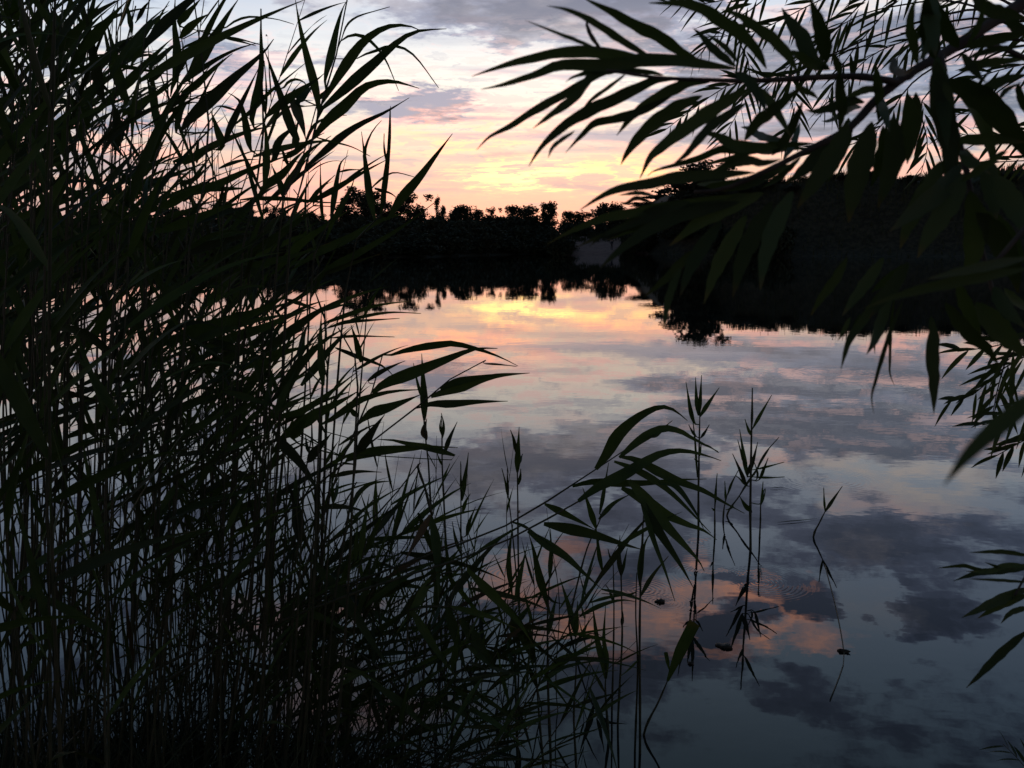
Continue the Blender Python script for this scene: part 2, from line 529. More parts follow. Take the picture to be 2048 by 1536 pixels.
ys = axis(list(np.arange(-8, 6.01, .16)) + list(np.geomspace(6, 60, 16)) + list(np.arange(60, 230, 2.2)) + [-3000, -1500, -600, -200, -60, -25, -14, 260, 320, 420, 600, 900, 1400, 2200, 3200])
xs = axis(list(np.arange(-5, 5.01, .2)) + list(np.arange(-100, 100.1, 2.5)) + [-3000, -1500, -700, -350, -200, -140, 140, 200, 350, 700, 1500, 3000])
gv = [(x, y, ground_z(max(-140, min(140, x)), y)) for y in ys for x in xs]
nx = len(xs)
gf = [(j * nx + i, j * nx + i + 1, (j + 1) * nx + i + 1, (j + 1) * nx + i) for j in range(len(ys) - 1) for i in range(nx - 1)]
M_ground = simple_mat('soil_and_grass', ((.018, .018, .010), (.045, .040, .022)), 1.6, .95, .4)
g = link('ground', mesh('ground', gv, gf, M_ground, smooth=True))
tag(g, kind='structure')

# ------------------------------------------------------------------ water
m, t, out = new_mat('lake_water')
geo = t.node('ShaderNodeNewGeometry')
sp = t.node('ShaderNodeSeparateXYZ')
t.l.new(geo.outputs['Position'], sp.inputs[0])
pos = geo.outputs['Position']


def ring(px, py, lam, reach, amp, squash=1.0, inner=0.02):
    c0 = on_level(px, py)
    dx = t.m('SUBTRACT', sp.outputs[0], c0.x)
    dy = t.m('MULTIPLY', t.m('SUBTRACT', sp.outputs[1], c0.y), squash)
    r = t.m('SQRT', t.m('ADD', t.m('MULTIPLY', dx, dx), t.m('MULTIPLY', dy, dy)))
    rr = t.m('ADD', r, t.m('MULTIPLY', t.noise(pos, 9.0, 2), .02))
    w = t.m('SINE', t.m('MULTIPLY', rr, 2 * math.pi / lam))
    return t.m('MULTIPLY', t.m('MULTIPLY', w, t.m('MULTIPLY', t.step(r, reach, inner), arc)), amp)


arc = t.step(t.noise(pos, 3.3, 3, .6), .42, .68)
hs = []
hs.append(t.m('MULTIPLY', t.noise(pos, 2.6, 3, .5), .0005))
stretch = t.vec(t.m('MULTIPLY', sp.outputs[0], .55), t.m('MULTIPLY', sp.outputs[1], 1.0), 0.0)
hs.append(t.m('MULTIPLY', t.m('MULTIPLY', t.noise(stretch, 7.5, 2, .5), t.step(t.noise(pos, .35, 3), .40, .66, .15, 1.0)), .00034))
# larger, slower swell that makes the far reflections waver
hs.append(t.m('MULTIPLY', t.noise(stretch, .55, 2, .5), .0011))
# rings spreading from the stems and from insects on the water
hs.append(ring(1425, 1150, .021, .30, .00016))
hs.append(ring(1520, 1165, .023, .34, .00014))
hs.append(ring(1390, 1085, .03, .36, .00010))
hs.append(ring(1285, 1180, .024, .25, .00010))
hs.append(ring(1690, 745, .10, 1.0, .0004))
hs.append(ring(1035, 1150, .026, .3, .00009))
hs.append(ring(1660, 960, .04, .6, .00010))
hs.append(ring(880, 1060, .04, .5, .00014))
hs.append(ring(1330, 1205, .02, .2, .00009))
shore = t.m('MULTIPLY', t.m('MULTIPLY', t.step(sp.outputs[1], 138, 154), t.step(sp.outputs[0], 4, 8)), t.step(sp.outputs[0], 27, 22))
hs.append(t.m('MULTIPLY', t.m('MULTIPLY', t.noise(t.vec(t.m('MULTIPLY', sp.outputs[0], .5), sp.outputs[1], 0.0), 1.6, 3, .6), shore), .014))
h = hs[0]
for q in hs[1:]:
    h = t.m('ADD', h, q)
bn = t.node('ShaderNodeBump')
bn.inputs['Strength'].default_value = 1.0
bn.inputs['Distance'].default_value = 1.0
t.l.new(h, bn.inputs['Height'])
pb = t.node('ShaderNodeBsdfPrincipled')
scum = t.step(t.noise(pos, 1.1, 5, .6), .35, .7)
t.l.new(t.mix(scum, (.006, .008, .007), (.011, .012, .009)), pb.inputs['Base Color'])
pb.inputs['IOR'].default_value = 1.36
pb.inputs['Roughness'].default_value = 0.0
t.l.new(bn.outputs[0], pb.inputs['Normal'])
t.l.new(pb.outputs[0], out.inputs[0])
wx = [-400, -30, 30, 400]
wy = [-1.0, 12, 60, 260]
wv_ = [(x, y, 0) for y in wy for x in wx]
wf_ = [(j * 4 + i, j * 4 + i + 1, (j + 1) * 4 + i + 1, (j + 1) * 4 + i) for j in range(3) for i in range(3)]
tag(link('lake_water', mesh('lake_water', wv_, wf_, m)), kind='structure')

# ------------------------------------------------------------------ sandy beach across the lake
bv, bf = [], []
bxs = np.linspace(7.5, 22.5, 31)
bts = np.linspace(-1.2, 24, 22)
for tt in bts:
    for x in bxs:
        y = far_shore(x) + tt
        bv.append((x, y, max(-.25, tt * .115 + .02) + (0.10 if tt > 0 else 0) + (.10 + .35 * max(0, tt - 14) / 10) * mnoise.noise(Vector((x * .5, y * .5, 9))) * min(1, max(0, tt) / 3)))
for j in range(len(bts) - 1):
    for i in range(len(bxs) - 1):
        a = j * len(bxs) + i
        bf.append((a, a + 1, a + 1 + len(bxs), a + len(bxs)))
tag(link('beach', mesh('beach', bv, bf, M_sand, smooth=True)), kind='structure')


# ------------------------------------------------------------------ far trees and bushes
def tube(path, radii, sides=6, close=False):
    """Tapered tube along a list of points; returns verts, faces."""
    v, f = [], []
    n = len(path)
    up = Vector((0.13, .31, .94))
    for i, p in enumerate(path):
        a = path[max(0, i - 1)]
        b = path[min(n - 1, i + 1)]
        tdir = (b - a)
        if tdir.length < 1e-9:
            tdir = Vector((0, 0, 1))
        tdir.normalize()
        s = tdir.cross(up)
        if s.length < 1e-4:
            s = tdir.cross(Vector((1, 0, 0)))
        s.normalize()
        q = tdir.cross(s)
        for k in range(sides):
            an = 2 * math.pi * k / sides
            v.append(p + (s * math.cos(an) + q * math.sin(an)) * radii[i])
    for i in range(n - 1):
        for k in range(sides):
            k2 = (k + 1) % sides
            f.append((i * sides + k, i * sides + k2, (i + 1) * sides + k2, (i + 1) * sides + k))
    f.append(tuple(range(sides - 1, -1, -1)))
    f.append(tuple((n - 1) * sides + k for k in range(sides)))
    return v, f


def join(parts):
    V, Fc = [], []
    for v, f in parts:
        o = len(V)
        V += list(v)
        Fc += [tuple(i + o for i in q) for q in f]
    return V, Fc


def leaf_cloud(lobes, n, size, r, thin=.0, droop=0.0):
    """n small leaf clumps spread through ellipsoid lobes (cx,cy,cz,rx,ry,rz); uneven edge, gaps between twigs."""
    w = np.array([l[3] * l[4] * l[5] for l in lobes]) ** .75
    idx = r.choice(len(lobes), n, p=w / w.sum())
    L = np.array(lobes)[idx]
    d = r.normal(size=(n, 3))
    d /= np.linalg.norm(d, axis=1)[:, None]
    rad = r.uniform(.2, 1.0, n) ** .55
    # twig structure: pull the clumps towards a limited set of spoke directions
    spokes = r.normal(size=(70, 3))
    spokes /= np.linalg.norm(spokes, axis=1)[:, None]
    sp_ = spokes[r.integers(0, 70, n)]
    k = r.uniform(.0, .62, n)[:, None]
    d = d * (1 - k) + sp_ * k
    rad = rad * (1 + thin * r.normal(size=n) * .25)
    c = L[:, :3] + d * L[:, 3:] * rad[:, None]
    c[:, 2] -= droop * r.uniform(0, 1, n) * rad
    a = r.normal(size=(n, 3)); a /= np.linalg.norm(a, axis=1)[:, None]
    b = r.normal(size=(n, 3)); b -= (a * b).sum(1)[:, None] * a; b /= np.linalg.norm(b, axis=1)[:, None]
    s = size * r.uniform(.5, 1.3, n)[:, None]
    a, b = a * s, b * s * .55
    return np.stack([c - a, c - b * .9, c + a, c + b], axis=1)


def tree_variant(seed, h, w, kind):
    r = np.random.default_rng(seed)
    rr = random.Random(seed)
    lobes, limbs = [], []
    if kind == 'round':
        th = h * .12
        for k in range(22):
            an = rr.uniform(0, 6.28); z = rr.uniform(.25, .88) * h
            q = w * .5 * rr.uniform(.35, .80) * math.sqrt(max(.1, 1 - ((z / h - .45) / .52) ** 2))
            lobes.append((q * math.cos(an), q * math.sin(an), z, w * rr.uniform(.11, .18), w * rr.uniform(.11, .18), h * rr.uniform(.12, .19)))
        lobes.append((0, 0, h * .52, w * .42, w * .42, h * .43))
        n, size = 6500, .25
    elif kind == 'open':
        th = h * .2
        for k in range(26):
            an = rr.uniform(0, 6.28); z = rr.uniform(.2, .95) * h
            q = w * .5 * rr.uniform(.2, .9) * math.sqrt(max(.12, 1 - ((z / h - .5) / .5) ** 2))
            lobes.append((q * math.cos(an), q * math.sin(an), z, w * rr.uniform(.09, .15), w * rr.uniform(.09, .15), h * rr.uniform(.08, .15)))
        lobes.append((0, 0, h * .42, w * .36, w * .36, h * .42))
        n, size = 4600, .22
    elif kind == 'tall':
        th = h * .12
        for k in range(34):
            z = rr.uniform(.12, .93) * h
            q = w * .5 * rr.uniform(.3, .9) * math.sqrt(max(.12, 1 - ((z / h - .5) / .52) ** 2))
            an = rr.uniform(0, 6.28)
            lobes.append((q * math.cos(an), q * math.sin(an), z, w * rr.uniform(.10, .18), w * rr.uniform(.10, .18), h * rr.uniform(.07, .12)))
        lobes.append((0, 0, h * .5, w * .36, w * .36, h * .42))
        n, size = 8000, .24
    else:                                   # bush: foliage to the ground
        th = h * .1
        for k in range(9):
            an = rr.uniform(0, 6.28); q = rr.uniform(.1, .7) * w / 2
            lobes.append((q * math.cos(an), q * math.sin(an), h * rr.uniform(.18, .75), w * rr.uniform(.16, .28), w * rr.uniform(.16, .28), h * rr.uniform(.16, .27)))
        lobes.append((0, 0, h * .34, w * .45, w * .45, h * .38))
        n, size = 3000, .25
    crown = quads_mesh('crown', leaf_cloud(lobes, n, size, r, .22, .12), M_crown if seed % 2 else M_crown2)
    top = Vector((rr.uniform(-.3, .3), rr.uniform(-.3, .3), h * .72))
    trunk = [tube([Vector((0, 0, -.4)), Vector((.05, 0, th)), Vector((.1, .05, h * .45)), top], [h * .022, h * .018, h * .012, h * .004], 6)]
    for l in lobes[:9]:
        b0 = Vector((0.05, 0, max(th, l[2] * .5)))
        e = Vector(l[:3])
        trunk.append(tube([b0, b0.lerp(e, .5) + Vector((0, 0, .03 * h)), e + Vector((0, 0, l[5] * .6))], [h * .010, h * .006, h * .002], 4))
    v, f = join(trunk)
    return mesh('trunk', v, f, M_bark), crown


VAR = {'round': [tree_variant(21 + i, 9, 8, 'round') for i in range(3)],
       'open': [tree_variant(41 + i, 9, 7, 'open') for i in range(3)],
       'tall': [tree_variant(60 + i, 12, 8, 'tall') for i in range(2)],
       'bush': [tree_variant(80 + i, 4.5, 6, 'bush') for i in range(4)]}
BASE_H = {'round': (9, 8), 'open': (9, 7), 'tall': (12, 8), 'bush': (4.5, 6)}


def plant_tree(kind, px, d, top_py, width_px, label, name=None, group=None, z=None, cat='tree', i=None):
    """A tree d metres away whose top reaches pixel row top_py and whose crown is width_px wide."""
    x = (px - 1024) / F * d
    y = d
    gz = ground_z(x, y) if z is None else z
    gz = max(gz, -.1)
    top = EYE.z + (487 - top_py) / F * d
    hh = max(1.2, top - gz)
    w = width_px / F * d
    bh, bw = BASE_H[kind]
    tr, cr = random.choice(VAR[kind]) if i is None else VAR[kind][i % len(VAR[kind])]
    root = empty(name or ('bush' if kind == 'bush' else 'tree'), (x, y, gz), label, cat, group)
    root.rotation_euler = (0, 0, random.uniform(0, 6.28))
    root.scale = (w / bw, w / bw, hh / bh)
    link('trunk', tr, None, root)
    link('crown', cr, None, root)
    return root


G_far = 'trees on the far shore'
SKYLINE = [
    # kind, px, depth, top row, width px, label
    ('tall', 735, 172, 372, 105, 'tallest tree on the far shore, behind the reed tips left of centre'),
    ('open', 835, 176, 388, 90, 'thin-crowned tree of the far shore beside the round lollipop crown'),
    ('open', 884, 178, 399, 34, 'slim far tree with a small round tuft on top'),
    ('round', 938, 172, 409, 78, 'dense round-headed far tree standing alone left of the centre'),
    ('open', 990, 176, 415, 40, 'small ragged far tree in the dip between two round crowns'),
    ('round', 1042, 174, 409, 78, 'broad far tree just left of the spiky-topped tree'),
    ('open', 1095, 176, 405, 56, 'spiky-topped far tree at the right end of the headland'),
    ('round', 1220, 205, 405, 75, 'low domed tree behind the sandy beach'),
    ('round', 1150, 208, 421, 70, 'lower tree left of the domed tree behind the beach'),
    ('round', 1285, 200, 412, 70, 'low tree right of the domed tree behind the beach'),
    ('tall', 1388, 150, 318, 150, 'big dark tree at the left end of the high right bank'),
    ('open', 1330, 158, 395, 55, 'slim tree beside the big dark tree at the foot of the bank'),
    ('round', 700, 176, 425, 60, 'small far tree left of the tallest tree'),
    ('round', 780, 176, 420, 60, 'small far tree between the tallest tree and the thin-crowned one'),
]
for i, (k, px, d, top, wpx, lab) in enumerate(SKYLINE):
    plant_tree(k, px, d, top, wpx * 1.25, lab, 'tree', G_far, i=i)
for i, (px, top) in enumerate([(20, 428), (75, 420), (130, 432), (190, 418), (250, 426), (300, 436), (350, 412), (405, 424), (455, 402), (500, 418), (555, 414), (610, 420), (655, 428)]):
    plant_tree(random.choice(['round', 'open']), px, 178 + random.uniform(-6, 6), top, random.uniform(60, 85),
               'dark tree of the far shore seen only through the left reeds', 'tree', 'far trees behind the left reeds')
# bushes closing the headland down to the water
G_b = 'bushes along the far waterline'
k = 0
for row, (off, top0) in enumerate([(2.0, 468), (6.5, 452), (13, 441), (24, 433), (38, 428)]):
    x = -88.0 + row * 1.7
    while x < 8.0 - row * .8:
        y = far_shore(x) + off + random.uniform(-.5, .8)
        px = 1024 + x / y * F
        if -40 < px < 1150:
            top = top0 + random.uniform(-7, 9)
            if px > 1085:
                top += (px - 1085) * .30
            plant_tree('bush', px, y, top, random.uniform(88, 120), 'dark bush massed with others along the headland waterline', 'bush', G_b, cat='bush')
            k += 1
        x += random.uniform(3.4, 4.6)
plant_tree('bush', 1118, 121, 452, 62, 'rounded bush at the headland tip overhanging the water', 'bush', None, cat='bush', z=-.1)
for i in range(13):                      # scrub behind the beach
    px = 1135 + i * 14 + random.uniform(-4, 4)
    plant_tree('bush', px, 186 + random.uniform(-1, 14), 440 + random.uniform(-6, 14), random.uniform(45, 70),
               'low scrub bush on the rise behind the sandy beach', 'bush', 'scrub behind the beach', cat='bush')
for i, px in enumerate((1152, 1171, 1186, 1207, 1226, 1240)):
    plant_tree('bush', px, 181 + (i % 3) * 2.5, 466 + (i * 37 % 11), 24 + (i * 13 % 14), 'small tussock at the top of the sandy beach', 'bush', 'tussocks on top of the beach', cat='bush')
plant_tree('bush', 1254, 157, 470, 44, 'bush at the water edge closing the beach on its right', 'bush', None, cat='bush', z=-.1)
for i in range(9):                       # foot of the right bank
    px = 1262 + i * 36 + random.uniform(-8, 8)
    d = far_shore((px - 1024) / F * 140) + random.uniform(1, 3)
    plant_tree('bush', px, d, 455 - i * 3 + random.uniform(-8, 8), random.uniform(60, 95),
               'dark bush at the foot of the high right bank', 'bush', 'bushes under the right bank', cat='bush')
for i, px in enumerate((1668, 1731, 1802, 1893, 1985)):
    plant_tree('bush', px, 142 - i * 2, (378, 372, 366, 353, 352)[i] - 7, (46, 30, 52, 38, 60)[i], 'low bush breaking the grassy crest of the right bank', 'bush', 'bushes on the crest of the bank', cat='bush')
for i in range(7):                       # ragged scrub on the left shoulder of the bank
    px = 1478 + i * 24 + random.uniform(-6, 6)
    d = 142 + random.uniform(-2, 3)
    plant_tree('open', px, d, 372 + random.uniform(-5, 9), random.uniform(32, 46), 'spindly scrub tree on the shoulder of the right bank',
               'tree', 'scrub trees on the right bank')


# tall grass along the crest and slope of the bank: one mass of blades
gb = []
for i in range(11000):
    x = random.uniform(21, 100)
    s = far_shore(x)
    y = s + (random.uniform(8, 26) if random.random() < .7 else random.uniform(0, 16))
    z = ground_z(x, y)
    hgt = random.uniform(.3, .9) * (1.5 if random.random() < .1 else 1) * max(.35, .8 + 1.3 * mnoise.noise(Vector((x * .35, y * .2, 2))))
    an = random.uniform(0, 6.28)
    w_ = random.uniform(.05, .13)
    lx, ly = random.uniform(-.3, .3) * hgt, random.uniform(-.3, .3) * hgt
    ca, sa = math.cos(an) * w_, math.sin(an) * w_
    gb.append(((x - ca, y - sa, z - .1), (x + ca, y + sa, z - .1), (x + lx + ca * .15, y + ly + sa * .15, z + hgt), (x + lx - ca * .15, y + ly - sa * .15, z + hgt)))
for i in range(1600):
    x = random.uniform(6, 25)
    y = far_shore(x) + random.gauss(22, 3.0)
    z = ground_z(x, y) + (y - far_shore(x)) * .03
    hgt = random.uniform(.3, 1.1) * max(.2, .7 + 1.4 * mnoise.noise(Vector((x * .5, y * .2, 5))))
    w_ = random.uniform(.05, .12); lx = random.uniform(-.3, .3) * hgt
    gb.append(((x - w_, y, z - .2), (x + w_, y + .05, z - .2), (x + lx + w_ * .2, y, z + hgt), (x + lx - w_ * .2, y, z + hgt)))
tag(link('grass', quads_mesh('grass', np.array(gb), M_grass)), kind='stuff')
# ------------------------------------------------------------------ reeds
CROP = {'C1': (0, 0, 2.926), 'C2': (500, 0, 2.926), 'C3': (1000, 0, 2.926), 'C4': (1448, 0, 3.413), 'C6': (500, 350, 2.56),
        'C7': (1100, 300, 2.926), 'C8': (1548, 500, 4.096), 'D2': (500, 650, 3.413), 'D3': (500, 1000, 2.866), 'D4': (950, 750, 3.413),
        'D5': (1000, 1050, 3.151), 'D6': (1300, 700, 3.84), 'D7': (1450, 1100, 3.425), 'D8': (1750, 850, 3.413),
        'A1': (0, 0, 5.12), 'A2': (350, 0, 5.12), 'A3': (350, 250, 5.12), 'A4': (350, 500, 5.12), 'A5': (350, 750, 5.12), 'A7': (1100, 1150, 5.12), 'F': (0, 0, 1.0)}


def full(crop, pts):
    ox, oy, s = CROP[crop]
    return [(ox + x / s, oy + y / s) for x, y in pts]


def catmull(pts, n):
    """Resample a polyline of Vectors as a smooth curve with n+1 points, even in length."""
    if len(pts) == 2:
        return [pts[0].lerp(pts[1], i / n) for i in range(n + 1)]
    dense = []
    for i in range(len(pts) - 1):
        p0 = pts[i - 1] if i > 0 else pts[0] * 2 - pts[1]
        p1, p2 = pts[i], pts[i + 1]
        p3 = pts[i + 2] if i + 2 < len(pts) else pts[-1] * 2 - pts[-2]
        for k in range(10):
            u = k / 10
            dense.append(.5 * ((2 * p1) + (p2 - p0) * u + (2 * p0 - 5 * p1 + 4 * p2 - p3) * u * u + (3 * p1 - p0 - 3 * p2 + p3) * u ** 3))
    dense.append(pts[-1])
    L = [0]
    for a, b in zip(dense, dense[1:]):
        L.append(L[-1] + (b - a).length)
    out, j = [], 0
    for i in range(n + 1):
        tgt = L[-1] * i / n
        while j < len(L) - 2 and L[j + 1] < tgt:
            j += 1
        q = (tgt - L[j]) / max(1e-9, L[j + 1] - L[j])
        out.append(dense[j].lerp(dense[j + 1], min(1, max(0, q))))
    return out


def reed_profile(u):
    # rounded sheath end, widest at about a third, long fine tip
    w = .30 + .70 * math.sin(min(1, u / .36) * math.pi / 2)
    return max(.05, w * (1 - max(0, (u - .30) / .70)) ** 1.0)


def willow_profile(u):
    return max(.05, math.sin(math.pi * min(1, u ** .78)) ** .85)


def blunt_profile(u):
    return min(1, .22 + u * 1.5) if u < .9 else 1.0


def blade(pts, width, profile=reed_profile, n=12, face=None, roll=0.0, fold=.16, wavy=0.0, petiole=0, seed=0, minw=0.0):
    """A leaf along a 3-D spine: three verts across (folded on the midrib), UVs across and along."""
    sp_ = catmull(pts, n)
    r = random.Random(seed)
    v, uv, f = [], [], []
    ph1, ph2 = r.uniform(0, 6.28), r.uniform(0, 6.28)
    tw = r.uniform(-.25, .25)
    for i, p in enumerate(sp_):
        a = sp_[max(0, i - 1)]
        b = sp_[min(n, i + 1)]
        tdir = (b - a).normalized()
        fc = face(p) if face else Vector((0, -1, .3))
        s = tdir.cross(fc)
        if s.length < 1e-5:
            s = tdir.cross(Vector((1, 0, 0)))
        s.normalize()
        nn = s.cross(tdir)
        an = roll + tw * (i / n)
        s2 = s * math.cos(an) + nn * math.sin(an)
        n2 = nn * math.cos(an) - s * math.sin(an)
        u = i / n
        if petiole:
            u = 0.0 if i < petiole else (i - petiole) / (n - petiole)
        w = width * profile(u) * .5
        if petiole and i < petiole:
            w = width * .06
        w = max(w, minw * .5 * (1 if u < .93 else .6))
        wl = wr = w
        if wavy:
            wl *= 1 + wavy * math.sin(u * 31 + ph1) * (.6 + .4 * math.sin(u * 13 + ph2))
            wr *= 1 + wavy * math.sin(u * 27 + ph2) * (.6 + .4 * math.sin(u * 11 + ph1))
        up_ = n2 * (w * fold * 2)
        v += [p - s2 * wl + up_, p, p + s2 * wr + up_]
        uv += [(0, u), (.5, u), (1, u)]
    for i in range(n):
        o = i * 3
        f += [(o, o + 1, o + 4, o + 3), (o + 1, o + 2, o + 5, o + 4)]
    return v, f, uv


def toward_eye(p):
    return (EYE - p).normalized()


def put_leaf(root, pts, width, mat, name='leaf', parent=None, **kw):
    base = pts[0].copy()
    kw.setdefault('face', toward_eye)
    v, f, uv = blade(pts, width, **kw)
    me = mesh('leaf', [q - base for q in v], f, mat, uv, smooth=True)
    o = link(name, me, None, parent or root)
    o.location = base - root.location
    return o


def put_stem(root, pts, radii, mat, name='stem', n=14, sides=6):
    c = catmull(pts, n)
    m_ = len(radii) - 1
    rad = []
    for i in range(n + 1):
        x = i / n * m_
        j = min(int(x), m_ - 1)
        rr = radii[j] + (radii[j + 1] - radii[j]) * (x - j)
        rad.append(rr * (1.22 if i % 4 == 2 else 1.0))
    v, f = tube([q - root.location for q in c], rad, sides)
    return link(name, mesh('stem', v, f, mat, smooth=True), None, root)


def reed(label, crop, stem, leaves, depth=None, water_at=None, group=None, sr=None, dd=.0, mat=None, name='reed', cat='reed', leaf_n=12, drop=None, lean=.16):
    """A reed traced along its own stem and leaves at its real distance; rooted in the lake bed.
    leaves: (points, width, optional material)."""
    mat = mat or M_reed
    r = random.Random(hash((label, crop, len(leaves), stem[0] if stem else leaves[0][0][0])) & 0xffff)
    st = full(crop, stem) if stem else None
    if st is None:
        bases = sorted([full(crop, [l[0][0]])[0] for l in leaves], key=lambda q: -q[1])
        st = [(bases[0][0] - lean * 60, bases[0][1] + 60)] + bases
        st.append((st[-1][0] + 6, st[-1][1] - 40))
    if depth is None:
        d = (on_level(*st[0]) - EYE).dot(FWD)
    else:
        d = depth
    n = len(st)
    P3 = [P(x, y, d + dd * i / max(1, n - 1)) for i, (x, y) in enumerate(st)]
    if depth is not None and P3[0].z > .02:
        # carry the stem on down to the lake bed
        z0 = P3[0].z
        if drop is None:
            foot = P3[0] + Vector((-lean * z0, r.uniform(-.05, .1) * z0, -z0 - .15))
            P3 = [foot, P3[0].lerp(foot, .5) + Vector((lean * z0 * .12, 0, 0))] + P3
        else:
            ex = [P(x, y, d) for x, y in drop]
            P3 = ex + P3
            P3.insert(0, P3[0] + Vector((-.1, .05, -P3[0].z - .15)))
    else:
        P3.insert(0, P3[0] + Vector((0, 0, -.2)))
    px2m = d / F
    sr = (sr or 4.0) * px2m
    root = empty(name, (P3[0].x, P3[0].y, 0), label, cat, group)
    put_stem(root, P3, [sr, sr * .95, sr * .8, sr * .45], M_stem, n=16)
    st3 = catmull(P3, 60)
    sc = CROP[crop][2]
    for lf in leaves:
        pts, w = lf[0], lf[1]
        lm = lf[2] if len(lf) > 2 else (mat if r.random() < .8 else M_reed_dark)
        fp = full(crop, pts)
        q0 = P(*fp[0], d)
        # depth of the leaf base follows the stem; the tip swings nearer or farther
        near = min(st3, key=lambda s: (s - q0).length)
        db = (near - EYE).dot(FWD)
        sw = r.uniform(-.10, .10)
        L = [P(x, y, db + sw * (i / (len(fp) - 1)) ** 1.2) for i, (x, y) in enumerate(fp)]
        gap = (near - L[0]).length
        pet = 0
        if .006 < gap < .30:
            L = [near] + L
            tot = sum((b - a).length for a, b in zip(L, L[1:]))
            pet = max(1, round(gap / tot * leaf_n))
        put_leaf(root, L, max(5.0, w / sc * .92) * px2m, lm, minw=1.9 * px2m, n=leaf_n, roll=r.uniform(-.30, .30), petiole=pet, seed=r.randint(0, 9999))
    return root


G_tall = 'tall reeds of the dense stand on the left'
G_em = 'young reeds standing in the water'

# --- reeds whose outline shows against the sky, upper left
reed('tall reed at the right edge of the stand, broad leaves fanned against the pale sky', 'A2',
     [(1190, 2250), (1300, 1850), (1390, 1536), (1440, 1280), (1555, 880), (1690, 420), (1770, -40)],
     [([(1470, 1110), (1430, 880), (1345, 560), (1275, 250), (1230, -20)], 108), ([(1540, 800), (1600, 560), (1655, 300), (1705, 120), (1750, 20)], 100),
      ([(1570, 960), (1650, 820), (1780, 620), (1900, 460), (2040, 340), (2200, 268), (2380, 262), (2520, 315)], 125),
      ([(1480, 1140), (1700, 950), (1900, 770), (2048, 640), (2280, 430), (2480, 320), (2780, 295)], 135),
      ([(1690, 430), (1800, 362), (1900, 365), (2000, 420), (2150, 600), (2290, 930)], 44), ([(1700, 420), (1760, 260), (1870, 170), (2060, 110), (2200, 70)], 24),
      ([(1420, 1410), (1560, 1230), (1740, 1080), (1900, 920), (2048, 850), (2250, 835), (2500, 905)], 140),
      ([(1340, 1710), (1530, 1550), (1700, 1400), (1900, 1270), (2150, 1150), (2400, 1000)], 95),
      ([(1860, 600), (1950, 555), (2060, 520), (2250, 470), (2450, 570), (2700, 900)], 40), ([(1430, 1400), (1560, 1440), (1800, 1500), (2000, 1600)], 26)],
     depth=2.35, sr=3.2, dd=.08)
reed('reed behind the fanned one with a pale grey leaf hanging straight down', 'A2',
     [(1080, 2250), (1200, 1950), (1330, 1536), (1390, 1300), (1450, 1080)],
     [([(1215, 990), (1240, 1120), (1300, 1280), (1340, 1430)], 130, M_pale), ([(1480, 1010), (1540, 950), (1600, 850)], 70),
      ([(1260, 1080), (1330, 960), (1440, 860)], 95), ([(1320, 1500), (1400, 1320), (1480, 1240), (1620, 1190), (1760, 1180)], 40),
      ([(1100, 1640), (1230, 1560), (1420, 1420), (1530, 1360)], 70)], depth=2.45, sr=2.8)
reed('slender reed with a needle-straight tip in the gap of the upper left sky', 'A2',
     [(700, 2450), (860, 1900), (900, 1500), (905, 1150), (888, 700), (880, 90)],
     [([(790, 1310), (800, 1100), (850, 900), (883, 650), (880, 420), (876, 90)], 98), ([(930, 1180), (892, 1000), (880, 850), (885, 740)], 50),
      ([(930, 1170), (935, 900), (915, 620)], 30), ([(1250, 1530), (1170, 1250), (1090, 1000), (1020, 800), (950, 600), (905, 490)], 112),
      ([(940, 1190), (1100, 1060), (1280, 930), (1450, 820), (1530, 750)], 112), ([(600, 1300), (780, 1140), (950, 960), (1060, 870), (1330, 650)], 56),
      ([(780, 1540), (740, 1350), (700, 1150), (650, 1020), (540, 950)], 92), ([(1090, 910), (1160, 840), (1240, 812), (1330, 850), (1400, 960)], 34),
      ([(910, 1900), (940, 1600), (930, 1350), (900, 1180)], 90), ([(1000, 1650), (1060, 1450), (1180, 1330), (1250, 1270)], 100)], depth=2.4, sr=3.0)
reed('reed with one long sword leaf rising to the right across the upper left sky', 'A2',
     [(150, 2500), (300, 1900), (325, 1536), (345, 1200), (300, 800), (235, 250), (190, -30)],
     [([(60, 1350), (250, 1120), (420, 970), (600, 800), (780, 650), (930, 510), (1010, 400)], 155), ([(40, 1000), (200, 880), (330, 760), (470, 640), (590, 545)], 88),
      ([(130, 850), (230, 640), (330, 480), (430, 330), (540, 150), (650, -10)], 145), ([(20, 850), (80, 640), (180, 500), (280, 420), (400, 360)], 72),
      ([(430, 360), (620, 410), (830, 470)], 42), ([(440, 375), (650, 400), (880, 460)], 32), ([(480, 300), (620, 215), (750, 175), (900, 180), (1050, 200), (1220, 250)], 30),
      ([(50, 410), (130, 300), (250, 200), (350, 140)], 98), ([(40, 260), (120, 150), (200, 60), (270, -20)], 92),
      ([(50, 540), (100, 480), (180, 450), (260, 410), (330, 330), (430, 140), (450, -10)], 42), ([(480, 1520), (420, 1300), (365, 1130)], 98),
      ([(470, 1520), (560, 1320), (620, 1190), (680, 1060), (860, 690)], 84), ([(430, 1090), (560, 1110), (680, 1160), (780, 1230)], 32),
      ([(30, 1380), (40, 1200), (80, 1100), (130, 1050), (250, 1050)], 76)], depth=2.3, sr=3.0)
